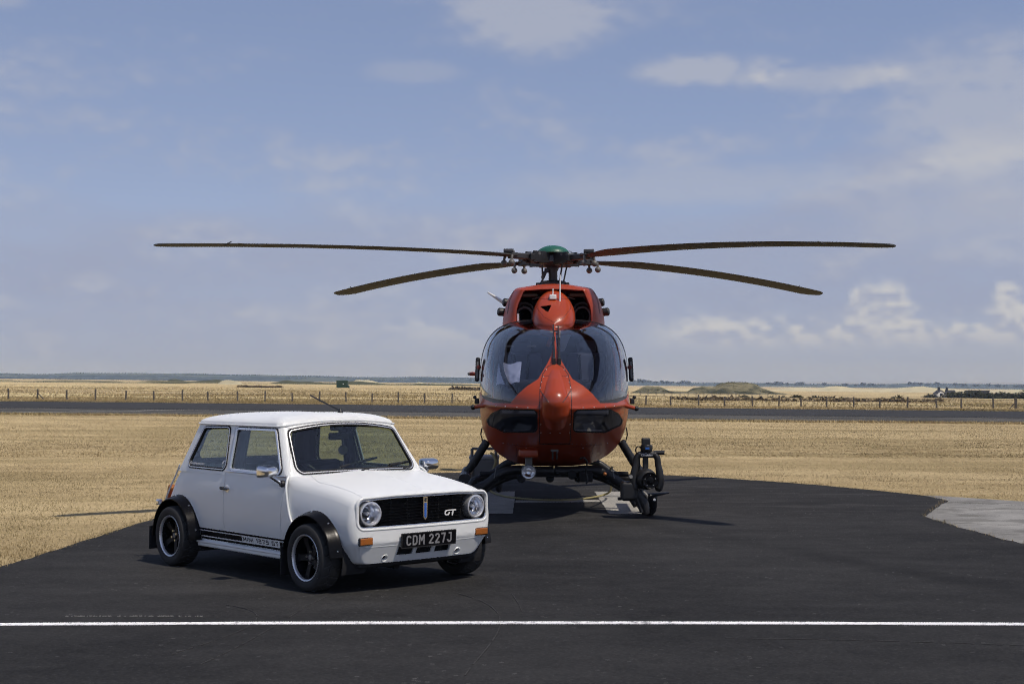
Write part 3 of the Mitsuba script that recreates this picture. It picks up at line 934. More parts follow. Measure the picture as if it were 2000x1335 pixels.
lipc = np.array(GRILLE.buffer(.013, quad_segs=8).exterior.segmentize(.02).coords)[:-1]
lip = tube(np.column_stack([np.full(len(lipc), 2.489), lipc]), .0125, 12, closed=True)
v = np.array(lip.vertices)
v[:, 0] = 2.489 + (v[:, 0] - 2.489) * 1.2
cput('grille_surround', bend(trimesh.Trimesh(v, lip.faces, process=False)), WHITE, True)
gtc = np.array(GRILLE.buffer(-.004, quad_segs=8).exterior.segmentize(.02).coords)[:-1]
cput('grille_trim', bend(tube(np.column_stack([np.full(len(gtc), 2.491), gtc]), .005, 8, closed=True)), CHROME, True)
gk = cput('grille', bend(tri(prism(dens(GRILLE.buffer(.004)), 'x', 2.412, 2.418))), MATT, False)
for z in np.linspace(.507, .686, 9):
    w = np.linspace(-.405, .405, 14)
    put(f'{gk}__slat', bend(join(*[rbox([2.452, (w[i] + w[i + 1]) / 2, z], [.03, w[1] - w[0], .0055], .002) for i in range(13)])), BLACKGLOSS, 30, CM)
for y in (-.30, -.15, .15, .30):
    put(f'{gk}__upright', bend(rbox([2.440, y, .595], [.012, .008, .19], .003)), BLACK, 30, CM)
put(f'{gk}__badge', bend(tri(prism(rpoly([(-.017, .535), (0, .515), (.017, .535), (.019, .690), (-.019, .690)], .002), 'x', 2.455, 2.476))), CHROME, 30, CM)
put(f'{gk}__badge_enamel', bend(tri(prism(rpoly([(-.010, .542), (0, .530), (.010, .542), (.011, .645), (-.011, .645)], .002), 'x', 2.474, 2.479))), BLUE, 30, CM)
put(f'{gk}__badge_enamel', bend(tri(prism(rpoly([(-.009, .652), (.009, .652), (.010, .682), (-.010, .682)], .002), 'x', 2.474, 2.479))), DGREY, 30, CM)
# the two chrome letters of the grille, slanted
Gp = sg.LineString([(.058, .040), (.020, .040), (.006, .032), (.0, .012), (.008, .004), (.034, .004), (.044, .018), (.047, .026)]).buffer(.0042, cap_style=2)
Tp = sg.LineString([(.050, .040), (.112, .040)]).buffer(.0042, cap_style=2).union(sg.LineString([(.084, .040), (.074, -.004)]).buffer(.0048, cap_style=2))
gt = sa.translate(sa.scale(unary_union([Gp, Tp]), 1.0, .92, origin=(0, 0)), .196, .538)
put(f'{gk}__lettering', bend(tri(prism(gt, 'x', 2.468, 2.476))), WHITEP, 30, CM)

for s in (-1, 1):
    c = [2.452, s * .507, .590]
    hk = f'{CAR}__headlight' + ('' if s < 0 else '_001')
    put(hk + '__bezel', bend(lathe([(.0700, .022), (.0725, .036), (.0800, .045), (.0890, .043), (.0945, .030), (.0945, -.03)], c, [1, 0, 0], 64)), ALU, 50, CM)
    bowl = [(.012, -.045), (.03, -.040), (.05, -.026), (.062, -.006), (.070, .022)]
    rf = lathe(bowl, c, [1, 0, 0], 40)
    v = np.array(rf.vertices)
    q = meshkit.fbm(v[:, 1:][:, [0, 1, 1]] * 30, 2, 5)
    v[:, 0] += .010 * (q - .5)
    put(hk + '__reflector', bend(trimesh.Trimesh(v, rf.faces, process=False)), CHROME, False, CM)
    put(hk + '__bulb', bend(lathe([(0, .012), (.009, .010), (.013, .0), (.013, -.045)], c, [1, 0, 0], 20)), ALU, 40, CM)
    put(hk + '__lens', bend(lathe([(0, .050), (.03, .047), (.055, .038), (.071, .026)], c, [1, 0, 0], 48)), LAMPGLASS, True, CM)
    x_ = front_x(s * .55, .39)
    ik = cput('indicator', rbox([x_ + .004, s * .555, .392], [.024, .118, .050], .007, rotz(-s * .07)), AMBER)
    put(ik + '__holder', rbox([x_ - .001, s * .555, .392], [.020, .128, .060], .006, rotz(-s * .07)), BLACK, 35, CM)
    # bumper mounting tabs
    cput('bumper_tab', bend(rbox([2.487, s * .361, .442], [.018, .068, .062], .010)), WHITE)
# the flange below the front panel: a soft step
zz_ = np.linspace(-.60, .60, 50)
fl = np.array([[2.468 - .030 * (y / .62) ** 2 - .0 + .012, y, .348] for y in zz_])
cput('front_flange', tube(fl, .0075, 8), WHITE, True)
fl = np.array([[2.492 - .030 * (y / .62) ** 2, y, .470] for y in np.linspace(-.57, .57, 40)])
cput('front_flange', tube(fl, .006, 8), WHITE, True)
# apron openings: dark box behind, rims of the round holes
cput('apron_liner', rbox([2.36, 0, .30], [.06, .80, .13], .01), MATT)
for y in (-.352, .342):
    x_ = front_x(y, .285)
    cput('apron_hole_rim', lathe([(.023, -.03), (.0235, -.004), (.027, .001), (.031, -.002), (.032, -.012)], [front_x(y - .035, .252) + .004, y, .252], [1, 0, -.45], 36), WHITE, 50)

# number plate
pk = f'{CAR}__number_plate'
PR = roty(.05)
pc = np.array([2.512, 0.004, .377])
put(pk + '__plate', rbox(pc, [.010, .525, .112], .004, PR), BLACKGLOSS, 35, CM)
fr = tri(prism(sg.box(-.2625, -.056, .2625, .056).difference(sg.box(-.2575, -.051, .2575, .051)), 'x', .004, .0075))
put(pk + '__border', trimesh.Trimesh(fr.vertices @ PR.T + pc, fr.faces, process=False), DGREY, False, CM)


def glyph(ch):
    """plate characters, unit height, as centre lines"""
    L, B = sg.LineString, dict(cap_style=2, join_style=1)
    arc = lambda cx, cy, rx, ry, a0, a1: [(cx + rx * math.cos(t), cy + ry * math.sin(t)) for t in np.radians(np.linspace(a0, a1, 14))]
    w, t = .58, .155
    h = t / 2
    x1, y1 = w - h, 1 - h
    if ch == 'C':
        g = [arc(w / 2, y1 - .2, w / 2 - h, .2, 5, 180) + arc(w / 2, h + .2, w / 2 - h, .2, 180, 355)]
    elif ch == 'D':
        g = [[(h, 0), (h, 1)], [(0, y1), (w / 2 - .05, y1)] + arc(w / 2 - .05, y1 - .24, w / 2 - h + .05, .24, 90, 0) + arc(w / 2 - .05, h + .24, w / 2 - h + .05, .24, 0, -90) + [(0, h)]]
    elif ch == 'M':
        w = .70
        g = [[(h, 0), (h, 1)], [(w - h, 0), (w - h, 1)], [(h, .97), (w / 2, .42), (w - h, .97)]]
    elif ch == '2':
        g = [arc(w / 2, y1 - .21, w / 2 - h, .21, 175, 0) + [(x1, .66), (h + .01, h + .02), (h + .01, h)], [(0, h), (w, h)]]
    elif ch == '7':
        g = [[(0, y1), (w, y1)], [(x1 - .01, 1 - t * .5), (w * .45, 0)]]
    elif ch == 'J':
        g = [[(x1, 1), (x1, h + .2)] + arc(w / 2, h + .2, w / 2 - h, .2, 0, -180) + [(h, .32)], [(w * .35, y1), (w, y1)]]
    return unary_union([L(q).buffer(h, **B) for q in g]), w


xcur, shp = 0.0, []
for ch in 'CDM 227J':
    if ch == ' ':
        xcur += .36
        continue
    g, w = glyph(ch)
    shp.append(sa.translate(g, xcur, 0))
    xcur += w + .17
LH = .076
tot = unary_union(shp)
x0_, y0_, x1_, y1_ = tot.bounds
k_ = .435 / (x1_ - x0_)
tot = sa.translate(sa.scale(tot, k_, LH, origin=(0, 0)), -.2175 - x0_ * k_, -LH / 2)
lm = tri(prism(tot, 'x', .0045, .0085))
put(pk + '__lettering', trimesh.Trimesh(lm.vertices @ PR.T + pc, lm.faces, process=False), PLATEGREY, False, CM)

# wipers, washer jets, aerial, mirrors, handles, lamps
for piv, tip in (((1.560, -.165, .868), (1.478, .262, .930)), ((1.565, .322, .868), (1.50, .600, .888))):
    wk = f'{CAR}__wiper' + ('' if piv[1] < 0 else '_001')
    piv, tip = np.array(piv), np.array(tip)
    off = np.array([.040, 0, .016])
    put(wk + '__arm', join(tube([piv + [.02, 0, -.02], piv + off, piv + (tip - piv) * .55 + off], [.014, .012, .009], 8), trimesh.creation.icosphere(2, .018).apply_translation(piv + [.02, 0, -.006])), BLACK, 40, CM)
    a, b = piv + (tip - piv) * .30, tip
    put(wk + '__blade', join(tube([a + off * .5, b + off * .5], .009, 8), tube(spline([a + off * .6, (a + b) / 2 + off * 1.3, b + off * .6], 10), .008, 6)), BLACK, 40, CM)
for y in (-.02, .40):
    cput('washer_jet', trimesh.creation.icosphere(2, .011).apply_transform(trimesh.transformations.scale_and_translate([1.3, 1.2, .7], [1.70, y, .857])), BLACK, True)
    cput('bonnet_vent', trimesh.creation.icosphere(2, .016).apply_transform(trimesh.transformations.scale_and_translate([.8, 1.6, .45], [1.655, y + .07, .860])), BLACK, True)
ab = np.array([1.235, .085, 1.3])
ab[2] = trimesh.Trimesh(gv, gf, process=False).ray.intersects_location([[ab[0], ab[1], 3]], [[0, 0, -1]], multiple_hits=False)[0][0][2] + .002
ak = f'{CAR}__aerial'
put(ak + '__base', lathe([(0, .030), (.008, .030), (.012, .022), (.020, .006), (.024, 0), (.024, -.02)], ab, [0, 0, 1], 24), BLACK, 40, CM)
put(ak + '__rod', tube([ab + [0, 0, .012], ab + [-.14, -.012, .056], ab + [-.395, -.033, .138]], [.009, .007, .0065], 8), BLACK, True, CM)

for s in (-1, 1):
    mk = f'{CAR}__door_mirror' + ('' if s < 0 else '_001')
    c = np.array([1.535, s * .795, .868])
    # tapered chrome shell: wide glass side facing back
    rr = []
    for u, hw, hh in ((-.052, .078, .044), (-.046, .082, .048), (-.01, .080, .046), (.025, .070, .039), (.042, .058, .032), (.050, .04, .02)):
        a = np.arange(40) / 40 * 2 * np.pi
        e = 2 / 4.5
        rr.append(np.column_stack([np.full(40, u), hw * np.sign(np.cos(a)) * np.abs(np.cos(a)) ** e, hh * np.sign(np.sin(a)) * np.abs(np.sin(a)) ** e]))
    v, f = loft(np.array(rr))
    v = v @ rotz(s * -.25).T + c
    put(mk + '__shell', (v, f), CHROME, 50, CM)
    put(mk + '__stem', tube(spline([c + [-.0, s * -.005, -.030], c + [.012, s * -.05, -.060], [1.575, s * .706, .775]], 12), [.012] * 12, 12), BLACK, True, CM)
    put(mk + '__stem', tube(spline([c + [.005, s * .0, -.032], c + [.018, s * -.05, -.056], [1.582, s * .712, .780]], 12), [.009] * 12, 10), CHROME, True, CM)
    put(mk + '__foot', lathe([(0, .014), (.022, .012), (.028, .0), (.028, -.01)], [1.578, s * .700, .775], [0, s, .3], 24), BLACK, 40, CM)
    g = rbox(c + rotz(s * -.25) @ np.array([-.054, 0, 0]), [.004, .145, .078], .0018, rotz(s * -.25))
    put(mk + '__mirror_glass', g, CHROME, 30, CM)
    # door handle with its recess plate
    y_ = side_y(.715, .692, s)
    dk = f'{CAR}__door' + ('' if s < 0 else '_001')
    put(dk + '__handle', join(rbox([.695, y_ + s * .016, .693], [.05, .026, .026], .010), tube([(.70, y_ + s * .030, .693), (.765, y_ + s * .034, .690), (.80, y_ + s * .030, .687)], [.009, .0085, .006], 10)), BLACK, 40, CM)
    put(dk + '__handle_plate', lathe([(0, .004), (.030, .003), (.034, .0), (.034, -.01)], [.752, side_y(.752, .690, s), .690], [0, s, 0], 32), ALU, 40, CM)
    # rear lamp cluster and bumper end
    tk = f'{CAR}__tail_lamp' + ('' if s < 0 else '_001')
    put(tk + '__lens', rbox([-.475, s * .52, .555], [.07, .10, .17], .025, roty(.42)), REDLENS, 40, CM)
    put(tk + '__amber_lens', rbox([-.445, s * .52, .625], [.068, .10, .05], .02, roty(.42)), AMBER, 40, CM)
bp = spline([(-.40, -.66, .36), (-.50, -.60, .355), (-.545, -.4, .35), (-.555, 0, .35), (-.545, .4, .35), (-.50, .60, .355), (-.40, .66, .36)], 40)
cput('rear_bumper', tube(bp, .030, 10), CHROME, True)
cput('number_lamp', rbox([-.53, -.62, .50], [.05, .05, .05], .015), CHROME)
for s in (-1, 1):
    cput('bumper_corner', tube([(-.42, s * .60, .46), (-.50, s * .585, .455), (-.525, s * .56, .47)], .013), CHROME, True)

# stickers on the right quarter window
qp = lambda x, z: np.array([x, -(.667 + (.573 - .667) * (z - .838) / .362) - .0025, z])


def decal(poly, x0, z0):
    m = tri(prism(poly, 'y', 0, .0008))
    v = np.array(m.vertices)
    P = np.array([qp(x0 + a, z0 + c) + [0, -b, 0] for a, b, c in v])
    return (P, np.array(m.faces))


def put_text(part, text, h, x0, z0, length, mat):
    m = letters(text, h, 1.0, .0006, False)
    v = np.array(m.vertices)
    v[:, 0] *= length / (v[:, 0].max() - v[:, 0].min())
    P = np.array([qp(x0 + a, z0 + b) + [0, -c, 0] for a, b, c in v])
    cput(part, (P, np.array(m.faces)), mat, False)


cam_ring = sg.Point(.0, .0).buffer(.021).difference(sg.Point(0, 0).buffer(.0175)).union(rpoly([(-.011, -.011), (.011, -.011), (.011, .011), (-.011, .011)], .004).difference(sg.box(-.008, -.008, .008, .008))).union(sg.Point(0, 0).buffer(.0055).difference(sg.Point(0, 0).buffer(.003)))
cput('window_sticker', decal(cam_ring, .088, .872), STICKER, False)
put_text('window_sticker', 'jamesbrownphotography', .018, .113, .866, .215, STICKER)
bad = sg.Point(0, 0).buffer(.030).intersection(sg.box(-1, .002, 1, 1)).difference(sg.Point(0, .010).buffer(.010))
bad = bad.union(sg.Point(0, 0).buffer(.030).difference(sg.Point(0, 0).buffer(.027)))
cput('window_sticker', decal(bad, .638, .885), STICKER, False)

# cabin
cput('cabin_floor', rbox([.75, 0, .25], [1.75, 1.24, .05], .02), MATT)
cput('bulkhead', rbox([1.62, 0, .54], [.03, 1.26, .56], .01), MATT)
cput('dashboard', join(rbox([1.50, 0, .79], [.20, 1.22, .10], .03), rbox([1.45, 0, .70], [.10, 1.2, .08], .03)), DARK)
for y in (-.31, .31):
    sk_ = f'{CAR}__front_seat' + ('' if y < 0 else '_001')
    put(sk_ + '__cushion', rbox([.90, y, .42], [.50, .46, .16], .06), DARK, 40, CM)
    put(sk_ + '__backrest', rbox([.62, y, .66], [.13, .46, .46], .06, roty(-.18)), DARK, 40, CM)
cput('rear_seat', join(rbox([.18, 0, .46], [.45, 1.1, .16], .05), rbox([.0, 0, .64], [.12, 1.1, .34], .05, roty(-.2))), DARK)
cput('rear_shelf', rbox([-.12, 0, .80], [.28, 1.15, .03], .01), DARK)
sw = np.array([1.27, -.31, .80])
a = np.linspace(0, 2 * np.pi, 40, endpoint=False)
SR = roty(-.85)
ring_ = np.column_stack([0 * a, .165 * np.cos(a), .165 * np.sin(a)]) @ SR.T + sw
wk = f'{CAR}__steering_wheel'
put(wk + '__rim', tube(ring_, .014, 10, closed=True), BLACK, True, CM)
put(wk + '__boss', join(lathe([(0, .02), (.04, .015), (.045, 0), (.045, -.04)], sw, SR @ [-1, 0, 0], 24), *[tube([sw, sw + SR @ np.array([0, .16 * math.cos(q), .16 * math.sin(q)])], .012, 6) for q in (0, np.pi, -np.pi / 2)]), BLACK, 40, CM)
cput('rear_view_mirror', join(rbox([1.285, .035, 1.115], [.03, .20, .058], .02), tube([(1.30, .03, 1.12), (1.32, .03, 1.21)], .012)), BLACK)
cput('dash_camera', rbox([1.325, -.02, 1.185], [.06, .09, .045], .012), BLACK)
hk = f'{CAR}__hanging_tag'
put(hk + '__disc', lathe([(0, .003), (.038, .003), (.040, 0), (.040, -.003), (0, -.003)], [1.29, .075, 1.0], [1, -.5, 0], 30), DARK, 40, CM)
put(hk + '__cord', tube([(1.288, .075, 1.11), (1.29, .075, 1.04)], .003, 6), FABRIC, True, CM)
# seat belt and pillar padding
for s in (-1, 1):
    cput('pillar_trim', tube([(.712, s * .500, 1.17), (.710, s * .552, .95), (.710, s * .572, .78)], [.048, .055, .060], 12), DARK, 40)
    cput('belt', tube([(.69, s * .56, 1.10), (.68, s * .57, .85), (.66, s * .57, .45)], .016, 6), MATT)
cput('headlining', soup((solid(gv, gf, -.020) - solid(gv, gf, -.030)) - prism(sg.box(-1, -1, 3, 1), 'z', 0, .84) - cut), DARK)
# helicopter hull (local frame: x to the right in the photo, y backwards from the mast, z up)
HM = (rotz(math.radians(-1.2)), np.array([0.540, 18.7, 0.0]))
hu = [-4.2, -3.4, -2.6, -1.8, -1.0, 0.6, 1.2, 1.6, 2.0, 2.4, 2.75, 3.0, 3.2, 3.3, 3.338, 3.35]
hw_ = PchipInterpolator(hu, [.22, .45, .70, .86, .90, .905, .905, .893, .857, .785, .672, .54, .362, .212, .095, .0])
ht_ = PchipInterpolator(hu, [2.30, 2.34, 2.35, 2.35, 2.35, 2.35, 2.335, 2.275, 2.165, 2.005, 1.825, 1.675, 1.535, 1.440, 1.375, 1.315])
hb_ = PchipInterpolator(hu, [1.75, 1.40, 1.00, .64, .52, .505, .545, .635, .745, .865, .975, 1.055, 1.135, 1.205, 1.260, 1.31])
hm_ = PchipInterpolator(hu, [2.0, 1.85, 1.65, 1.5, 1.42, 1.40, 1.40, 1.39, 1.38, 1.36, 1.345, 1.335, 1.325, 1.318, 1.315, 1.312])


def hull_ring(u, off=0.0, k=200):
    a = (np.arange(k) + .5) / k * 2 * np.pi
    w, zt, zb, zm = max(float(hw_(u)), .004), float(ht_(u)), float(hb_(u)), float(hm_(u))
    e1 = np.interp(u, [1.2, 3.0], [3.7, 2.3])
    e2 = np.interp(u, [1.2, 3.0], [3.0, 2.25])
    c, s = np.cos(a), np.sin(a)
    e = np.where(s > 0, e1, e2)
    x = w * np.sign(c) * np.abs(c) ** (2 / e)
    z = zm + np.where(s > 0, zt - zm, zm - zb) * np.sign(s) * np.abs(s) ** (2 / e)
    return np.column_stack([x, np.full(k, -u), z])


def hull_loft():
    us = np.concatenate([np.linspace(-4.2, 1.0, 40)[:-1], np.linspace(1.0, 3.0, 90)[:-1], 3.35 - .35 * np.linspace(1, .015, 40) ** 1.7])
    v, f = loft(np.array([hull_ring(u) for u in us]))
    # radar nose: a rounded beak standing out of the middle of the nose
    x, y, z = v.T
    b = np.exp(-(np.abs(x) / .148) ** 4) * sstep(2.2, 2.75, -y)
    g = np.exp(-np.abs((z - 1.345) / np.where(z > 1.345, .255, .215)) ** 3)
    y2 = y - .02 * b * g
    # shallow step under the windscreen line
    t = np.exp(-((z - 1.265 - .05 * (x / .9) ** 2) / .03) ** 2) * sstep(1.2, 1.9, -y) * sstep(.12, .22, np.abs(x))
    nrm = np.column_stack([x / .9, np.minimum(y + 1.0, 0) / 2.5, 0 * x])
    return v + np.column_stack([0 * x, y2 - y, 0 * x]) + nrm * (t * .018)[:, None], f


hv, hf = hull_loft()
HEL = thing('helicopter', 'red helicopter facing the camera with four blades and a green rotor cap', 'helicopter')


def hput(part, mesh, mat, smooth=35, label=None):
    return put(f'{HEL}__{part}', mesh, mat, smooth, HM, label=label)


def ysolid(off):
    return solid(hv, hf, off)


H0 = ysolid(0)
h0id = H0.original_id()
# outlines in front view (x, z), right half mirrored to the left
scr = [(.010, 2.36), (.012, 2.247), (.014, 2.104), (.020, 1.96), (.045, 1.855), (.098, 1.75), (.190, 1.595), (.306, 1.522), (.402, 1.438), (.495, 1.331), (.690, 1.331), (.83, 1.375), (.875, 1.44), (1.0, 1.5), (1.0, 2.5), (.03, 2.5)]
SCRP = sg.Polygon(scr).buffer(.012, quad_segs=6).buffer(-.024, quad_segs=6).buffer(.012, quad_segs=6)
chin = rpoly([(.785, 1.12), (.715, 1.205), (.60, 1.258), (.235, 1.256), (.203, 1.228), (.203, 1.04), (.23, 1.010), (.575, .993), (.66, 1.03), (.765, 1.068)], .02)
mir = lambda p: sa.scale(p, -1, 1, origin=(0, 0))
NEAR = (-4.2, -1.28)
scr_cut = prism(SCRP, 'y', *NEAR) + prism(mir(SCRP), 'y', *NEAR)
chin_cut = prism(chin, 'y', *NEAR) + prism(mir(chin), 'y', *NEAR)
# side doors: windows cut from the side (y, z)
dwin = rpoly([(-1.10, 1.45), (-.15, 1.45), (-.10, 2.10), (-.95, 2.14), (-1.10, 2.0)], .07)
rwin = rpoly([(.05, 1.45), (1.15, 1.45), (1.10, 2.06), (.05, 2.10)], .07)
side_cut = prism(dwin, 'x', -1.2, 1.2) + prism(rwin, 'x', -1.2, 1.2)
cavity = ysolid(-.022) ^ mf.Manifold.cube([3, 4.6, 3], False).translate([-1.5, -3.12, 0])
hull = H0 - cavity - scr_cut - chin_cut - side_cut
dgap = prism(ring(rpoly([(-1.26, .66), (-.02, .66), (-.02, 2.20), (-1.26, 2.20)], .06), .004, .004), 'x', -1.2, 1.2) - mf.Manifold.cube([1.2, 4, 4], True)
hull = hull - dgap
hput('fuselage', hull, RED)
hput('cabin_lining', (ysolid(-.026) - ysolid(-.034)) - scr_cut - chin_cut - side_cut - mf.Manifold.cube([4, 4, 4], True).translate([0, 3.6, 1.4]), HLINE)
for s in (-1, 1):
    P = SCRP if s > 0 else mir(SCRP)
    C = chin if s > 0 else mir(chin)
    gl = ysolid(-.004)
    gi_ = gl.original_id()
    hput('windscreen', soup(gl ^ prism(P.buffer(.006), 'y', *NEAR), keep={gi_}), HELIGLASS)
    hput('chin_window', soup(gl ^ prism(C.buffer(.006), 'y', *NEAR), keep={gi_}), HELIGLASS)
    box = mf.Manifold.cube([1.4, 6, 4], False).translate([0 if s > 0 else -1.4, -3, 0])
    hput('door_window', soup((gl ^ prism(dwin.buffer(.006), 'x', -1.2, 1.2)) ^ box, keep={gi_}), HELIGLASS)
    hput('cabin_window', soup((gl ^ prism(rwin.buffer(.006), 'x', -1.2, 1.2)) ^ box, keep={gi_}), HELIGLASS)
    sk_ = ysolid(.0015) - ysolid(-.006)
    # painted dark foot of the glazing, seals, door frame line
    hput('window_seal', sk_ ^ (prism(C.buffer(.009).difference(C.buffer(-.004)), 'y', *NEAR)), BLACK)
    foot = P.intersection(sg.LineString([(s * .40, 1.30), (s * .70, 1.345), (s * .95, 1.39)]).buffer(.035))
    hput('window_foot', (ysolid(.0005) - ysolid(-.006)) ^ prism(foot, 'y', *NEAR), DGREY)
    fr = sg.box(-1.300, .9, -1.282, 2.5)
    hput('door_seal', ((ysolid(.003) - ysolid(-.01)) ^ prism(fr, 'x', *((0, 1.2) if s > 0 else (-1.2, 0)))) ^ prism(sg.box(-2, 1.39, 2, 2.5), 'y', -2, 0), BLACK)
    # dark post behind the glass
    line = sg.LineString([(s * a, b) for a, b in ((.10, 2.335), (.215, 2.312), (.40, 2.268), (.545, 2.185), (.610, 2.10), (.632, 2.0), (.628, 1.86), (.595, 1.68), (.545, 1.56), (.462, 1.475))])
    post = line.buffer(.023, cap_style=2)
    hput('windscreen_post', (ysolid(-.012) - ysolid(-.045)) ^ prism(post, 'y', -4, -1.3), MATT)
    # chin step reflections: a thin raised rib below the windscreen
skin2 = ysolid(.0018) - ysolid(-.006)
PANEL = sg.Polygon([(-.142, 1.646), (-.170, 1.483), (-.172, 1.262), (-.174, .85), (.174, .85), (.172, 1.262), (.170, 1.483), (.142, 1.646), (.085, 1.732), (0, 1.778), (-.085, 1.732)]).buffer(.02).buffer(-.02)
hput('nose_panel_seam', skin2 ^ prism(ring(PANEL, .0035, .0035), 'y', -4.2, -2.2), BLACK)
# the beak: a rounded hood standing out of the nose
bk_ = mf.Manifold.batch_hull([mf.Manifold.sphere(r_, 96).translate([0, -u_, z_]) for u_, z_, r_ in ((2.97, 1.63, .075), (3.16, 1.50, .115), (3.335, 1.345, .152), (3.30, 1.27, .152), (3.06, 1.17, .14))])
bm_ = tri(bk_)
hput('nose_beak', bk_, RED) if False else hput('nose_beak', bm_, RED, True)
both = trimesh.util.concatenate([trimesh.Trimesh(hv, hf, process=False), bm_])
for s in (-1, 1):
    pts = []
    for q in np.linspace(0, 1, 9):
        x_, z_ = s * (.163 - .088 * q), 1.465 - .12 * q
        loc, _, _ = both.ray.intersects_location([[x_, -6, z_]], [[0, 1, 0]], multiple_hits=False)
        pts.append(loc[0] + [0, .002, 0])
    hput('drain_strip', tube(pts, .0055, 6), DGREY, True)
hput('panel_seam', skin2 ^ prism(sg.LineString([(-.14, 1.63), (.14, 1.63)]).buffer(.0028), 'y', -4.2, -2.2), REDDARK)
hgrid = trimesh.Trimesh(hv, hf, process=False)


def on_nose(x, z):
    loc, _, _ = hgrid.ray.intersects_location([[x, -6, z]], [[0, 1, 0]], multiple_hits=False)
    return loc[0] if len(loc) else None


riv = [(-.128, 1.62), (0, 1.645), (.128, 1.62), (-.165, 1.50), (.165, 1.50), (-.150, 1.56), (.150, 1.56), (-.10, 1.70), (.10, 1.70), (-.16, 1.10), (.16, 1.10), (-.16, 1.0), (.16, 1.0), (-.055, 1.0), (.055, 1.0), (-.33, .80), (.33, .80),
       (-.30, 1.285), (-.42, 1.288), (-.55, 1.292), (.30, 1.285), (.42, 1.288), (.55, 1.292), (.66, 1.297), (-.66, 1.297), (-.60, .85), (.62, .85)]
for x, z in riv:
    p = on_nose(x, z)
    if p is not None:
        hput('fastener', trimesh.creation.icosphere(1, .0065).apply_translation(p), ALU, True)
for ln_ in ([(-.56, .835), (-.19, .815)], [(.19, .815), (.56, .835)], [(-.45, .83), (-.45, .66)], [(.45, .83), (.45, .66)], [(-.174, .86), (.174, .86)], [(-.80, 1.285), (-.19, 1.270)], [(.19, 1.270), (.80, 1.285)]):
    hput('panel_seam', skin2 ^ prism(sg.LineString(ln_).buffer(.0022), 'y', -4.2, -1.3), REDDARK)
for x in np.concatenate([np.arange(-.54, -.2, .055), np.arange(.2, .56, .055)]):
    p = on_nose(x, .85)
    if p is not None:
        hput('fastener', trimesh.creation.icosphere(1, .0045).apply_translation(p), GREYM, True)
# panels and marks below the nose
hput('tow_fitting', join(*[tube([(x, on_nose(0, .76)[1] - .02, .765), (x, on_nose(0, .70)[1] - .05, .66)], .009, 8) for x in (-.022, .028)], rbox(on_nose(0, .77) + [0, -.01, 0], [.09, .03, .03], .008)), GREYM)
p = on_nose(-.30, .74)
hput('light_panel', skin2 ^ prism(rpoly([(-.43, .70), (-.19, .70), (-.19, .785), (-.43, .785)], .01), 'y', -4, -1), RED)
for s in (-1, 1):
    hput('door_hinge', join(tube([(s * .868, -1.5, 1.02), (s * .885, -1.5, .93), (s * .862, -1.5, .85)], .008, 6), tube([(s * .878, -1.42, 1.0), (s * .89, -1.42, .92)], .008, 6)), BLACK)

# engine cowling with two intakes
FULL = np.array([(.0, 2.20), (.645, 2.20), (.640, 2.36), (.590, 2.58), (.485, 2.745), (.16, 2.795), (0, 2.80)])
MOUTH = np.array([(.0, 2.22), (.468, 2.22), (.470, 2.32), (.462, 2.48), (.370, 2.698), (.16, 2.712), (0, 2.714)])


def cring(P, u, r):
    h = bez_poly(P, [0, r, .05, .08, r, .05, 0], 5)
    full = np.vstack([h, h[-2:0:-1] * [-1, 1]])
    return np.column_stack([full[:, 0], np.full(len(full), -u), full[:, 1]])


cr = []
for t in np.linspace(0, 1, 10):
    q = t ** 0.8
    cr.append(cring(MOUTH + (FULL - MOUTH) * q, 1.10 - .30 * t ** 1.6, .02 + .03 * t))
for u in np.linspace(.7, -1.2, 20):
    cr.append(cring(FULL, u, .05))
for u in np.linspace(-1.3, -3.2, 20):
    k = sstep(-1.2, -3.2, u) if False else float(np.clip((-1.2 - u) / 2.0, 0, 1)) ** 1.5
    F2 = FULL.copy()
    F2[:, 0] *= 1 - .55 * k
    F2[:, 1] = 2.2 + (F2[:, 1] - 2.2) * (1 - .7 * k)
    cr.append(cring(F2, u, .05))
cv, cf = loft(np.array(cr))
cow = solid(cv, cf)
inner = loft(np.array([cring(MOUTH * [1, 1] + [0, .0], u, .02) for u in (1.3, .2)]))
mouth = man(*inner)
hput('engine_cowling', cow - mouth, RED)
hput('intake_lining', tri(man(*loft(np.array([cring(MOUTH * [.998, .9995], u, .02) for u in (.22, .20)])))), MATT, False)
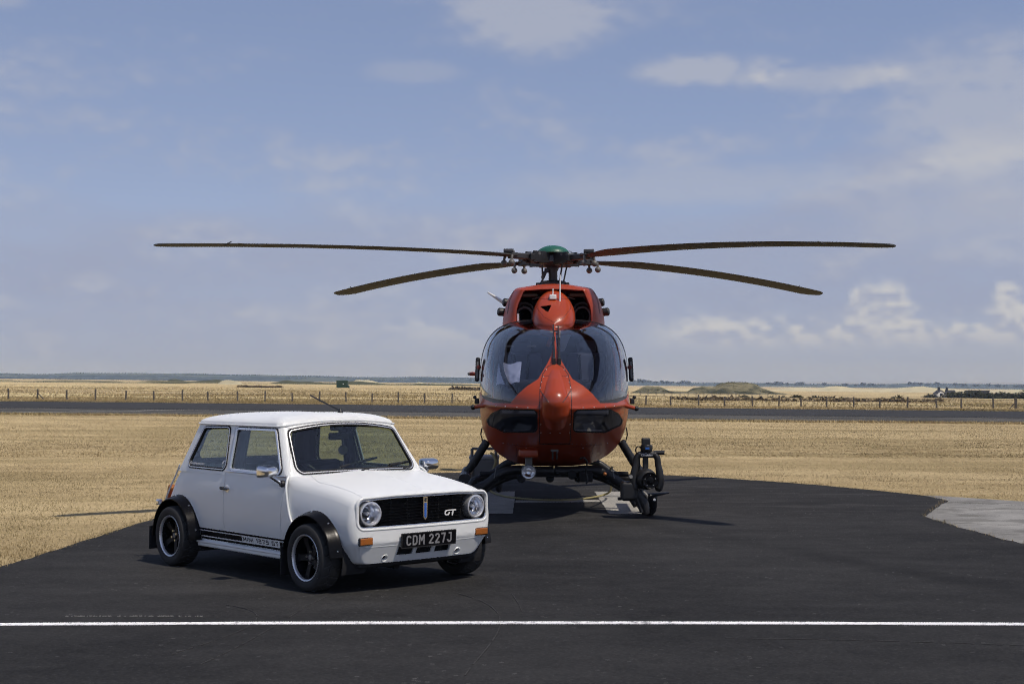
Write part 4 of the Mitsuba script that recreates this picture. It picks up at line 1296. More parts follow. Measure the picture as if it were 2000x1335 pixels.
for s in (-1, 1):
    # ducts inside the mouths
    c = np.array([s * .365, -.62, 2.44])
    a = np.linspace(0, 2 * np.pi, 40, endpoint=False)
    for k, (rr, yy) in enumerate(((.118, 0), (.135, .16), (.10, -.10))):
        hput('intake_duct', tube(np.column_stack([c[0] + rr * np.cos(a), np.full(40, c[1] + yy), c[2] + rr * 1.1 * np.sin(a) - .02 * k]), .017, 10, closed=True), GREYM, True)
    hput('intake_baffle', rbox([s * .30, -.80, 2.655], [.20, .20, .035], .012), pr('mat_beige_duct', (.16, .13, .09), .6) if s < 0 else 'mat_beige_duct', 35)
    hput('intake_rail', tube([(s * .27, -.92, 2.60), (s * .16, -.98, 2.625)], .006, 6), GREYM)
    if s < 0:
        hput('intake_plate', rbox([-.445, -.98, 2.33], [.03, .02, .17], .004), ALU)
    # exhaust or vent stubs on the cowling's flanks
    for (x, z) in ((.60, 2.575), (.665, 2.455)):
        hput('cowling_vent', lathe([(0, .05), (.040, .05), (.052, .035), (.052, -.06)], [s * (x - .005), -.62, z], [s * .9, -.25, .1], 20), BLACK, 40)
    sl = sg.LineString([(s * .505, 2.70), (s * .555, 2.58), (s * .578, 2.42)]).buffer(.006)
    hput('cowling_seam', (solid(cv, cf, .002) - solid(cv, cf, -.006)) ^ prism(sl, 'y', -1.1, -.3), REDDARK)

# fairing between the intakes
fu = [.2, .6, .85, 1.05, 1.25, 1.44, 1.60, 1.70, 1.76]
fw = PchipInterpolator(fu, [.10, .16, .215, .255, .262, .250, .205, .125, .0])
ft = PchipInterpolator(fu, [2.72, 2.735, 2.735, 2.705, 2.625, 2.52, 2.42, 2.335, 2.245])
fr_ = []
for u in np.concatenate([np.linspace(.2, 1.56, 40), 1.76 - .20 * np.linspace(1, .03, 14)[1:] ** 1.6]):
    a = (np.arange(80) + .5) / 80 * 2 * np.pi
    w, zt = max(float(fw(u)), .004), float(ft(u))
    zb = 2.12
    c_, s_ = np.cos(a), np.sin(a)
    e = np.where(s_ > 0, np.interp(u, [.6, .95, 1.3, 1.76], [1.35, 1.8, 2.7, 2.3]), 2.4)
    zm = 2.30 if u < 1.4 else 2.30 - .24 * (u - 1.4)
    fr_.append(np.column_stack([w * np.sign(c_) * np.abs(c_) ** (2 / e), np.full(80, -u), zm + np.where(s_ > 0, zt - zm, zm - zb) * np.sign(s_) * np.abs(s_) ** (2 / e)]))
fv, ff = loft(np.array(fr_))
fair = solid(fv, ff)
tri_in = sg.Polygon([(-.160, 2.478), (-.038, 2.492), (-.052, 2.455), (-.075, 2.410), (-.100, 2.425)]).buffer(.008).buffer(-.004)
hput('gearbox_fairing', fair - prism(tri_in, 'y', -2.2, -1.25), RED)
hput('fairing_scoop', tri(prism(tri_in.buffer(.004), 'y', -1.28, -1.26)), MATT, False)
fsk = solid(fv, ff, .002) - solid(fv, ff, -.005)
hput('fairing_seam', fsk ^ prism(ring(sg.Point(0, 2.42).buffer(1).intersection(sg.Polygon([(-.215, 2.585), (.215, 2.585), (.205, 2.46), (.12, 2.34), (0, 2.275), (-.12, 2.34), (-.205, 2.46)])), .003, .003), 'y', -2.2, -.9), REDDARK)
ak = hput('aerial_block', rbox([-.012, -1.34, 2.60], [.085, .09, .06], .012), WHITEP)
hput('aerial', tube([(-.012, -1.34, 2.61), (-.012, -1.34, 2.705)], .008, 8), WHITEP, True)
hput('aerial', tube([(.072, -1.38, 2.50), (.078, -1.38, 2.87)], [.012, .008], 8), WHITEP, True)
hput('aerial', tube([(-.60, -.1, 2.57), (-.79, -.05, 2.70), (-.86, -.03, 2.745)], [.026, .017, .009], 10), WHITEP, True)

# rotor mast and head
mk = f'{HEL}__rotor_mast'
put(mk + '__shaft', lathe([(.058, 2.70), (.058, 3.02), (.075, 3.05), (.075, 3.13)], [0, 0, 0], [0, 0, 1], 32), DGREY, 40, HM)
put(mk + '__swashplate', join(lathe([(.0, 2.815), (.165, 2.815), (.178, 2.83), (.178, 2.872), (.160, 2.89), (.08, 2.90)], [0, 0, 0], [0, 0, 1], 40), rbox([.19, -.05, 2.845], [.05, .05, .05], .01), rbox([-.20, -.02, 2.845], [.05, .05, .05], .01)), BLACK, 40, HM)
for a in (35, 100, 215, 300):
    c, s = math.cos(math.radians(a)), math.sin(math.radians(a))
    put(mk + '__pitch_link', tube([(.165 * c, .165 * s, 2.86), (.20 * c + .02, .20 * s, 3.10)], .011, 8), DGREY, True, HM)
put(mk + '__drive_link', join(rbox([-.12, -.05, 2.97], [.05, .05, .10], .012, roty(.4)), rbox([-.085, -.03, 3.03], [.06, .05, .06], .012), tube([(-.15, -.02, 2.88), (-.09, -.03, 3.02)], .014)), DGREY, 40, HM)
hbk = f'{HEL}__rotor_hub'
put(hbk + '__plate', lathe([(0, 3.245), (.12, 3.245), (.16, 3.22), (.17, 3.14), (.13, 3.09), (.07, 3.06)], [0, 0, 0], [0, 0, 1], 28), DGREY, 40, HM)
cap_ = [(0, 3.362)] + [(.212 * math.sin(t), 3.262 + .10 * math.cos(t) ** 1.15) for t in np.linspace(.1, 1.45, 16)] + [(.214, 3.262), (.205, 3.252), (0, 3.25)]
hput('rotor_cap', lathe(cap_, [0, 0, 0], [0, 0, 1], 56), GREEN, 40)
put(hbk + '__cap_support', lathe([(.19, 3.254), (.12, 3.235), (.11, 3.18)], [0, 0, 0], [0, 0, 1], 40), MATT, 40, HM)
for a in (20, 160):
    c, s = math.cos(math.radians(a)), -.3
    pts = spline([(.17 * c, -.1, 3.235), (.21 * c, -.1, 3.275), (.25 * c, -.1, 3.27), (.275 * c, -.1, 3.235)], 14)
    put(hbk + '__cable', tube(pts, .0045, 6), BLACK, True, HM)

# blades: direction and droop
BL = [(np.array([-4.42, -3.30]), .0072, 3.195), (np.array([3.47, -4.27]), .0122, 3.175), (np.array([4.15, 3.60]), .0122, 3.17), (np.array([-3.41, 4.31]), .0095, 3.17)]
foil_x = np.concatenate([0.5 * (1 - np.cos(np.linspace(0, np.pi, 15)))])
yt = lambda x: 0.62 * (0.2969 * np.sqrt(x) - .126 * x - .3516 * x ** 2 + .2843 * x ** 3 - .1036 * x ** 4)
for bi, (dv, dk_, z0) in enumerate(BL):
    d = dv / np.linalg.norm(dv)
    rd = np.array([d[0], d[1], 0])
    le = np.array([-d[1], d[0], 0])
    le = le * np.sign(le[1])          # towards the tail: all four feather so that the near edge rides high or low
    tilt = (1.0, 6.5, 7.5, 7.0)[bi]
    bk = f'{HEL}__rotor_blade' + ('' if bi == 0 else f'_{bi:03d}')
    zc = lambda r: z0 - dk_ * max(r - 1.0, 0) ** 2 * (1.0) - 0.0
    R = []
    for r in np.concatenate([np.linspace(.62, 1.5, 16)[:-1], np.linspace(1.5, 5.2, 40)[:-1], np.linspace(5.2, 5.5, 14)]):
        ch = .13 + .19 * sstep(.70, 1.35, r)
        if r > 5.2:
            ch *= math.sqrt(max(1 - ((r - 5.2) / .302) ** 2, .0)) * .82 + .18 * (1 - (r - 5.2) / .3)
            ch = max(ch, .012)
        th = (.055 - .020 * sstep(.7, 1.5, r)) * min(1, ch / .25 + .3)
        pit = -math.radians(tilt * (1.3 - .5 * sstep(.6, 5.5, r)))
        up = yt(foil_x) * th / .062 * .5
        ex_, ez_ = np.concatenate([foil_x, foil_x[-2:0:-1]]), np.concatenate([up * 1.25, -up[-2:0:-1] * .75])
        cx_ = (0.30 - ex_) * ch + (.06 * max(r - 5.2, 0) / .3 * -1)
        X_, Z_ = cx_ * math.cos(pit) - ez_ * math.sin(pit), cx_ * math.sin(pit) + ez_ * math.cos(pit)
        R.append(np.array([0, 0, zc(r)]) + rd * r + X_[:, None] * le + Z_[:, None] * np.array([0, 0, 1.]))
    put(bk + '__blade', loft(np.array(R)), BLADE, 40, HM)
    # fork, neck and fittings
    def at(r, a=0., h=0.):
        return np.array([0, 0, zc(r) + h]) + rd * r + le * a
    B3 = np.column_stack([rd, le, [0, 0, 1]])
    put(bk + '__neck', join(rbox(at(.45), [.50, .11, .075], .015, B3), rbox(at(.235), [.24, .165, .12], .02, B3)), DGREY, 40, HM)
    for a in (-.085, .085):
        put(bk + '__fork', join(rbox(at(.25, a, .0), [.27, .030, .15], .008, B3), rbox(at(.40, a, -.01), [.07, .045, .09], .01, B3)), BLACK, 40, HM)
    put(bk + '__clamp', join(tube([at(.29, -.10, .045), at(.29, .10, .045)], .022, 10), tube([at(.30, -.09, -.055), at(.30, .09, -.055)], .02, 10), rbox(at(.15, 0, -.05), [.08, .12, .08], .012, B3), rbox(at(.37, 0, .035), [.05, .13, .03], .008, B3)), GREYM, 40, HM)
    put(bk + '__damper', join(tube([at(.66, -.03, .055), at(.76, .05, .055)], .032, 12), tube([at(.60, .04, .05), at(.68, .06, .05)], .026, 10), tube([at(.62, -.05, .02), at(.62, .06, .02)], .022, 8), tube([at(.73, -.08, .0), at(.73, .08, .0)], .020, 8)), DGREY, 40, HM)
    for a in (-.085, .085):
        put(bk + '__pendulum', join(trimesh.creation.icosphere(3, .041).apply_translation(at(.73, a, -.095)), tube([at(.73, a, -.06), at(.72, a * .9, .0)], [.015, .02], 8)), BALL, True, HM)
    for r, L_ in ((3.9, .34), (4.45, .26)):
        put(bk + '__trim_tab', rbox(at(r, -.235, -.022 * (r < 4)), [L_, .07, .004], .0015, B3 @ rotx(math.radians(6))), BLADE, 30, HM)
    put(bk + '__static_wick', tube([at(4.75, -.22, -.015), at(4.70, -.30, .02)], .006, 6), BLACK, True, HM)

# tail, mostly hidden behind the cabin
tb = []
for u in np.linspace(-2.4, -7.2, 24):
    r = np.interp(u, [-7.2, -2.4], [.17, .36])
    zc_ = np.interp(u, [-7.2, -2.4], [2.15, 2.02])
    a = np.arange(40) / 40 * 2 * np.pi
    tb.append(np.column_stack([r * np.cos(a), np.full(40, -u), zc_ + r * np.sin(a)]))
hput('tail_boom', loft(np.array(tb)), RED, 40)
hput('tail_plane', rbox([0, 6.1, 2.15], [1.5, .42, .05], .02), RED)
for s in (-1, 1):
    hput('end_plate', rbox([s * .74, 6.15, 2.15], [.04, .6, .6], .015), RED)
hput('tail_fin', tri(prism(rpoly([(6.9, 2.1), (7.5, 2.1), (7.95, 2.85), (7.6, 2.85)], .05), 'x', -.05, .05)), RED)

# screen wipers
for x, z0, z1 in ((-.012, 1.79, 2.235), (.045, 1.79, 2.215)):
    zs = np.linspace(z0, z1, 18)
    pts = np.array([on_nose(x, z) + [0, -.045, .0] for z in zs])
    wk = f'{HEL}__wiper' + ('' if x < 0 else '_001')
    put(wk + '__arm', tube(pts[:11] + [0, -.012, .015], np.linspace(.016, .009, 11), 8), BLACK, 40, HM)
    put(wk + '__blade', join(tube(pts[5:] + [.0, .02, .01], .0085, 8), rbox(pts[10] + [0, 0, .01], [.03, .03, .05], .006)), BLACK, 40, HM)
    put(wk + '__motor_cover', rbox(pts[0] + [0, .01, -.005], [.042, .05, .10], .012), BLACK, 40, HM)
hput('wiper_link', tube([on_nose(-.012, 2.16) + [0, -.05, 0], on_nose(.045, 2.16) + [0, -.05, 0]], .007, 6), BLACK, True)

# mirrors, probes and steps on the flanks
for s in (-1, 1):
    mk = f'{HEL}__side_mirror' + ('' if s < 0 else '_001')
    put(mk + '__frame', rbox([s * .920, -1.62, 1.715], [.055, .08, .29], .022, roty(-s * .05)), BLACK, 40, HM)
    put(mk + '__glass', rbox([s * .922, -1.662, 1.71], [.022, .004, .20], .0015, roty(-s * .05)), GREYM, 30, HM)
    put(mk + '__hinge', lathe([(0, .02), (.022, .02), (.026, 0), (.026, -.03)], [s * .905, -1.66, 1.74], [0, -1, 0], 18), REDDARK, 40, HM)
    hput('step_bar', tube([(s * .72, -2.46, 1.315), (s * .80, -2.3, 1.295), (s * .925, -2.2, 1.262 if s > 0 else 1.275)], [.022, .026, .022], 12), RED, 40)
    hput('bar_end', trimesh.creation.icosphere(2, .03).apply_translation([s * .945, -2.2, 1.258 if s > 0 else 1.272]), BLACK, True)
    hput('bar_bracket', join(rbox([s * .91, -2.02, 1.34], [.05, .05, .07], .012), trimesh.creation.icosphere(2, .022).apply_translation([s * .935, -2.0, 1.385])), BLACK, 40)
hput('pitot_tube', join(tube([(-.93, -1.5, 1.665), (-1.02, -1.5, 1.663)], [.022, .022], 12)), RED, 40)
hput('pitot_tip', trimesh.creation.icosphere(2, .019).apply_translation([-1.03, -1.5, 1.663]), GREYM, True)

# skids, cross tubes and struts
SKX = 1.13
for s in (-1, 1):
    sk2 = f'{HEL}__skid' + ('' if s < 0 else '_001')
    pts = spline([(s * SKX, 1.2, .055), (s * SKX, -.5, .055), (s * SKX, -1.7, .055), (s * SKX, -2.02, .075), (s * SKX, -2.16, .14), (s * SKX, -2.20, .235)], 50)
    put(sk2 + '__runner', join(tube(pts, .055, 16), trimesh.creation.icosphere(2, .055).apply_translation(pts[-1])), BLACK, 40, HM)
    put(sk2 + '__shoe', rbox([s * SKX, -1.0, .014], [.07, 1.4, .022], .008), MATT, 40, HM)
    for y_, zf in ((-1.52, .47), (.75, .46)):
        c = spline([(0, y_, zf + .03), (s * .35, y_, zf + .035), (s * .62, y_, zf + .0), (s * .86, y_, zf - .16), (s * 1.02, y_ - .05, .25), (s * SKX, y_ - .10, .075)], 40)
        hput('cross_tube', tube(c, .058 if y_ < 0 else .05, 14), BLACK, True)
    c = spline([(s * .30, -1.30, .42), (s * .55, -1.32, .40), (s * .80, -1.42, .28), (s * .93, -1.55, .16), (s * .98, -1.55, .08)], 30)
    hput('step_tube', tube(c, .036, 12), BLACK, True)
    c = np.array([(s * .82, -1.25, .84), (s * .985, -1.22, .57), (s * 1.08, -1.2, .45)])
    hput('side_strut', tube(c, [.05, .052, .045], 12), BLACK, 40)
    v, f = loft(np.array([[(s * (1.08 + .07 * math.cos(t) - q * .02), -1.2 - q, .43 + .05 * math.sin(t) - .02 * q) for t in np.linspace(0, 2 * np.pi, 16, endpoint=False)] for q in np.linspace(-.7, .5, 8)]))
    hput('side_step', (v, f), BLACK, 40)
    hput('cable_clip', tube([(s * .70, -1.53, .53), (s * .72, -1.58, .41)], .006, 6), GREYM)
# things slung below the belly
hput('belly_tray', join(rbox([0, -1.1, .45], [1.0, .9, .06], .02), rbox([.38, -1.6, .43], [.16, .16, .12], .02), rbox([-.55, -1.5, .45], [.34, .10, .08], .02), rbox([.62, -1.5, .45], [.3, .08, .07], .02), tube([(-.9, -1.4, .45), (.9, -1.4, .45)], .03, 8)), MATT)
for x, y, z, r in ((-.395, -1.55, .405, .052), (-.05, -1.5, .405, .050), (.215, -1.62, .452, .054), (.29, -1.5, .405, .050)):
    hput('belly_aerial', lathe([(0, .022), (r * .8, .02), (r, .008), (r, -.03), (r * .8, -.04)], [x, y, z], [0, -1, 0], 28), MATT, 40)
sl = f'{HEL}__search_light'
lc = np.array([-.305, -1.85, .505])
put(sl + '__housing', lathe([(.075, -.08), (.088, -.03), (.090, .03), (.080, .036), (.078, .024)], lc, [0, -1, 0], 40), GREYM, 40, HM)
v = lathe([(0, -.03), (.03, -.025), (.06, -.005), (.079, .024)], lc, [0, -1, 0], 24)
put(sl + '__reflector', v, CHROME, False, HM)
put(sl + '__lens', lathe([(0, .034), (.05, .030), (.080, .026)], lc, [0, -1, 0], 40), LAMPGLASS, True, HM)
put(sl + '__bracket', join(rbox(lc + [0, .02, .12], [.085, .05, .10], .01), rbox(lc + [0, .10, .19], [.12, .3, .05], .01)), GREYM, 35, HM)
hput('light_fairing', rbox([-.305, -1.95, .735], [.23, .30, .10], .03), RED)
hput('belly_wire', tube(spline([(.30, -1.95, .66), (.34, -1.98, .68), (.38, -1.95, .63), (.37, -1.9, .50), (.39, -1.9, .40), (.37, -1.9, .37)], 20), .010, 6), BLACK, True)
hput('belly_lamp', trimesh.creation.icosphere(2, .022).apply_translation([.60, -1.78, .475]), AMBER, True)

# cockpit
hput('cockpit_floor', rbox([0, -1.1, .93], [1.3, 1.9, .04], .01), HLINE)
hput('cabin_bulkhead', rbox([0, .55, 1.45], [1.6, .04, 1.6], .01), HLINE)
hput('instrument_panel', join(rbox([0, -2.42, 1.42], [.86, .22, .34], .05), rbox([0, -1.95, 1.15], [.3, .7, .4], .04)), DARK)
for s in (-1, 1):
    st = f'{HEL}__pilot_seat' + ('' if s < 0 else '_001')
    put(st + '__backrest', rbox([s * .40, -1.15, 1.62], [.50, .12, .62], .055, rotx(-.12)), FABRIC, 40, HM)
    put(st + '__cushion', rbox([s * .40, -1.45, 1.22], [.50, .50, .12], .04), FABRIC, 40, HM)
    put(st + '__headrest', rbox([s * .40, -1.08, 2.0], [.24, .09, .16], .035), FABRIC, 40, HM)
    put(st + '__harness', join(tube([(s * .40 - .09, -1.23, 1.9), (s * .40 - .06, -1.24, 1.4)], .018, 6), tube([(s * .40 + .09, -1.23, 1.9), (s * .40 + .06, -1.24, 1.4)], .018, 6)), MATT, 40, HM)
    hput('seat_guide', join(*[rbox([s * .12, -1.35, 1.40 + .045 * i], [.17, .02, .008], .003) for i in range(4)]), DGREY)
hput('roof_console', rbox([0, -1.0, 2.20], [.34, .5, .08], .03), DARK)
# crumpled silver sunshade behind the left pane
n_ = 26
gx, gz = np.meshgrid(np.linspace(0, 1, n_), np.linspace(0, 1, n_))
px = -.665 + .27 * gx + .02 * gz
pz = 1.525 + .03 * gx + (.245 - .02 * gx) * gz + .012 * np.sin(gx * 9)
q = meshkit.fbm(np.stack([gx * 5, gz * 5, 0 * gx], -1), 4, 61)
py = np.array([[(on_nose(a, b)[1]) for a, b in zip(r1, r2)] for r1, r2 in zip(px, pz)]) + .05 + .055 * q
m_ = n_
ii, jj = np.meshgrid(np.arange(n_ - 1), np.arange(n_ - 1), indexing='ij')
aa = (ii * n_ + jj).ravel()
hput('sunshade', (np.stack([px, py, pz], -1).reshape(-1, 3), np.vstack([np.stack([aa, aa + 1, aa + n_ + 1], 1), np.stack([aa, aa + n_ + 1, aa + n_], 1)])), SILVER, 40)
hput('cabin_rail', join(rbox([-.575, -1.9, 1.88], [.022, .02, .22], .004), rbox([-.53, -1.9, 1.985], [.10, .02, .022], .004), rbox([-.27, -1.7, 1.99], [.11, .02, .022], .004)), GREYM)
hput('sun_visor', tri(prism(rpoly([(.07, 1.92), (.12, 1.93), (.19, 2.10), (.20, 2.125), (.07, 2.11)], .01), 'y', -1.86, -1.85)), GREYM)
hput('map_case', rbox([-.055, -1.4, 2.05], [.05, .05, .12], .015, roty(.4)), RED)

# ------------------------------------------------------------------ gimbal camera on the right front strut
GIM = thing('gimbal_camera', 'black stabilised camera ball in a U shaped yoke beside the right skid', 'camera')


def gput(part, mesh, mat, smooth=40):
    return put(f'{GIM}__{part}', mesh, mat, smooth, HM)


gc = np.array([1.055, -2.35, .455])        # ball centre
arm = spline([(.135, 0, -.10), (.150, 0, -.02), (.140, 0, .10), (.125, 0, .19), (.115, 0, .245), (.085, 0, .275), (.02, 0, .283)], 30)
ar = np.interp(np.linspace(0, 1, 30), [0, .25, .6, 1], [.046, .046, .036, .036])
for s in (-1, 1):
    P = arm * [s, 1, 1]
    t_ = tube(P + gc, ar, 16)
    gput('yoke_arm', join(t_, trimesh.creation.icosphere(2, .046).apply_translation(P[0] + gc)), BLACK)
gput('yoke_bar', join(rbox(gc + [0, 0, .278], [.24, .075, .072], .033), tube([gc + [.08, 0, .30], gc + [.200, 0, .302]], .024, 12)), BLACK)
gput('ball', trimesh.creation.icosphere(4, .122).apply_translation(gc + [-.01, 0, 0]), BLACK, True)
gput('ball_stem', rbox(gc + [-.015, .03, .18], [.065, .05, .20], .015), BLACK)
gput('lens_ring', lathe([(.0, .0), (.045, .0), (.05, .006), (.052, -.004), (.075, -.002), (.088, .006), (.094, -.004), (.094, -.06)], gc + [.030, -.118, -.01], [.18, -1, 0], 44), BLACKGLOSS)
gput('lens', lathe([(0, .012), (.03, .009), (.044, .002)], gc + [.030, -.120, -.01], [.18, -1, 0], 30), BLACKGLOSS, True)
for a in (90, 18, 162, 234, 306):
    c, s = math.cos(math.radians(a)), math.sin(math.radians(a))
    gput('lens_screw', trimesh.creation.icosphere(1, .005).apply_translation(gc + [.030 + .064 * c, -.122 + .012 * c, -.01 + .064 * s]), ALU, True)
gput('motor_base', lathe([(0, .075), (.062, .075), (.07, .065), (.07, .02), (.06, .0), (.045, -.01)], gc + [-.005, 0, .315], [0, 0, 1], 32), BLACK)
gput('motor_box', rbox(gc + [-.012, 0, .425], [.098, .09, .085], .016), BLACK)
gput('base_label', rbox(gc + [.0, -.068, .352], [.045, .006, .022], .002), BLUE, 30)
lt = letters('evolution', .020, 1.0, .001, True)
v = np.array(lt.vertices)
L_ = v[:, 0].max()
sl_ = v[:, 1] * .25
P = np.column_stack([gc[0] - .048 + (v[:, 0] + sl_) * (.105 / L_), gc[1] - .0385 - v[:, 2], gc[2] + .266 + v[:, 1]])
gput('lettering', (P, np.array(lt.faces)), STICKER, False)
sw_ = sg.LineString(spline([(-.058, .264), (-.062, .280), (-.048, .290), (-.036, .284), (-.046, .270), (-.024, .292), (-.006, .296)], 40)).buffer(.0018)
m_ = tri(prism(sw_, 'y', -.0395, -.0385))
gput('emblem', (m_.vertices + gc * [1, 1, 1] + np.array([0, 0, 0]), m_.faces), STICKER, False)
gput('cable', tube(spline([gc + [-.06, 0, .34], gc + [-.12, -.02, .36], gc + [-.13, -.02, .33], gc + [-.07, 0, .30]], 20), .008, 6), BLACK, True)
gput('cable', tube(spline([gc + [-.09, .03, .28], gc + [-.085, .04, .10], gc + [-.10, .05, -.05]], 16), .010, 6), BLACK, True)
gput('mount_bucket', join(rbox(gc + [-.20, .06, -.14], [.20, .20, .22], .04), tube([gc + [-.33, .1, -.235], gc + [-.2, .1, -.23]], .018, 8)), BLACK)
gput('mount_arm', join(tube([gc + [-.12, .05, -.15], gc + [-.03, .04, -.30], gc + [-.01, .05, -.40]], [.075, .062, .045], 14), tube([gc + [-.12, -.02, -.22], gc + [-.06, 0, -.38]], .022, 8)), BLACK)
gput('clamp', join(tube([gc + [-.185, -.05, .03], gc + [-.19, .05, .0]], .022, 8), rbox(gc + [-.15, .03, .02], [.05, .05, .09], .012)), GREYM)
v, f = loft(np.array([[(gc[0] + .02 + q * .24, gc[1] + .05 + (.05 - .02 * q) * math.cos(t) + .05 * q, gc[2] - .195 + .03 * q + (.028 - .02 * q) * math.sin(t)) for t in np.linspace(0, 2 * np.pi, 14, endpoint=False)] for q in np.linspace(0, 1, 6)]))
gput('balance_vane', (v, f), BLACK)
gput('vane_tag', rbox(gc + [.085, -.01, -.235], [.03, .02, .025], .004), WHITEP)

# ------------------------------------------------------------------ ground power trolley and its cable behind the helicopter
CART = thing('ground_power_trolley', 'grey ground power trolley with small black wheels behind the left skid', 'trolley')
co = np.array([-.40, 20.4, 0])
put(f'{CART}__case', rbox(co + [0, .15, .30], [.42, .45, .34], .03), GREYM, 40)
put(f'{CART}__lid', rbox(co + [0, .15, .49], [.43, .46, .05], .015), pr('mat_pale_grey', (.35, .35, .35), .6), 40)
for x in (-.17, .17):
    put(f'{CART}__upright', tube([co + [x, -.10, .10], co + [x, -.10, .62]], .022, 10), GREYM, True)
    put(f'{CART}__wheel', lathe([(0, .03), (.05, .03), (.055, .02), (.085, .02), (.095, 0), (.085, -.03), (0, -.03)], co + [x * 1.3, -.12, .095], [1, -.3, 0], 28), MATT, 40)
put(f'{CART}__handle', tube([co + [-.17, -.10, .62], co + [.17, -.10, .62]], .02, 10), GREYM, True)
put(f'{CART}__hose', tube(spline([co + [.1, -.12, .56], co + [.16, -.2, .40], co + [.06, -.22, .15], co + [.1, -.2, .02]], 24), .018, 8), YELLOW, True)
cab = spline([(1.24, 17.6, .52), (1.27, 18.4, .25), (1.20, 19.3, .03), (1.02, 19.1, .014), (.57, 18.75, .014), (.2, 18.95, .014), (-.1, 19.4, .014), (-.30, 20.2, .02)], 70)
CB = put('power_cable', tube(cab, .014, 8), YELLOW, True)
labels[CB] = {'label': 'pale yellow power cable hanging from the helicopter and lying across the helipad marking', 'category': 'cable'}

# ------------------------------------------------------------------ land beyond the runway
def tz(x, y):
    return float(terrain(x, y))


def slope_of(px):
    """bearing of a far thing: metres to the right per metre of distance"""
    return (px - 1000) / FPX


def ridge(key, mat, Y, tab, depth, seed, rough=.25, base=-6.0, n=220, label=None, cat=None, fine=1.0):
    """a bank of land at distance Y: tab lists (bearing, height above the land there)"""
    tab = np.array(tab, float)
    bx = np.linspace(tab[0, 0], tab[-1, 0], n)
    h = PchipInterpolator(tab[:, 0], tab[:, 1])(bx)
    xs = bx * Y
    prof = [(-1, 0), (-.8, .25), (-.55, .62), (-.3, .88), (-.1, 1.0), (.1, .98), (.4, .7), (.7, .3), (1, 0)]
    V = []
    for a, q in prof:
        yq = Y + a * depth
        nz_ = meshkit.fbm(np.stack([xs * fine * 6 / depth, np.full(n, a * 3.0), np.full(n, seed * 3.1)], -1), 4, seed) - .5
        zz = terrain(xs, np.full(n, yq)) + h * q * (1 + rough * 2 * nz_) - .15
        V.append(np.column_stack([xs * (yq / Y), np.full(n, yq), zz]))
    V = np.array(V)
    m = len(prof)
    ii, jj = np.meshgrid(np.arange(m - 1), np.arange(n - 1), indexing='ij')
    a_ = (ii * n + jj).ravel()
    return put(key, (V.reshape(-1, 3), np.vstack([np.stack([a_, a_ + 1, a_ + n + 1], 1), np.stack([a_, a_ + n + 1, a_ + n], 1)])), mat, True, kind='structure')


S = slope_of
# far wooded hills
ridge('hills', HILL, 4200, [(S(-900), 26), (S(-400), 24), (S(0), 16), (S(80), 15), (S(160), 19), (S(300), 20), (S(400), 20), (S(520), 18), (S(620), 17), (S(720), 15), (S(830), 17), (S(920), 16), (S(1000), 13), (S(1100), 10), (S(1180), 6), (S(1300), 0)], 700, 3, .12, n=500, fine=2)
ridge('hills', HILL, 4600, [(S(1060), 2), (S(1200), 12), (S(1260), 13), (S(1350), 11), (S(1450), 12), (S(1600), 11), (S(1720), 12), (S(1800), 17), (S(1860), 17), (S(1950), 15), (S(2050), 17), (S(2400), 22), (S(2900), 20)], 700, 4, .12, n=500, fine=2)
# dunes and sand banks
ridge('dune', SAND, 900, [(S(1240), 0), (S(1270), .8), (S(1500), .6), (S(1560), 2.6), (S(1590), 1.6), (S(1630), 3.3), (S(1680), 1.8), (S(1740), 2.2), (S(1790), 3.5), (S(1830), 3.2), (S(1900), 1.2), (S(1960), 2.2), (S(2050), 3.0), (S(2200), 1)], 60, 11, .35)
ridge('dune', DUNE, 520, [(S(1228), 0), (S(1240), .8), (S(1262), 2.8), (S(1290), 2.4), (S(1310), 1.0), (S(1340), .8), (S(1356), 2.2), (S(1376), 2.9), (S(1390), 2.5), (S(1410), 4.1), (S(1430), 4.6), (S(1455), 4.2), (S(1476), 3.5), (S(1492), 2.0), (S(1515), .9), (S(1560), 0)], 26, 12, .22)
ridge('dune', DUNE, 640, [(S(-120), 0), (S(0), .9), (S(60), .5), (S(140), 1.2), (S(200), 1.0), (S(260), .5), (S(300), 1.3), (S(340), .8), (S(380), 0)], 40, 13, .4)
ridge('dune', SCRUB, 760, [(S(320), 0), (S(340), 2.0), (S(370), .9), (S(400), 1.6), (S(430), 2.0), (S(450), .5), (S(520), .3), (S(540), 1.2), (S(560), 2.2), (S(580), 1.5), (S(610), 1.4), (S(640), .9), (S(700), 1.8), (S(720), 1.6), (S(760), .7), (S(830), 1.0), (S(900), .9), (S(960), 0.2)], 30, 14, .4)
ridge('dune', SAND, 560, [(S(424), 0), (S(436), 1.5), (S(448), 1.7), (S(466), 1.5), (S(476), .2), (S(490), 0.0)], 12, 15, .35, n=80)
ridge('dune', SAND, 860, [(S(680), 0), (S(700), 2.8), (S(725), 2.2), (S(752), .8), (S(790), .2), (S(806), .8), (S(820), 1.8), (S(835), 1.0), (S(850), 1.2), (S(890), .9), (S(940), 0)], 40, 16, .3, n=120)

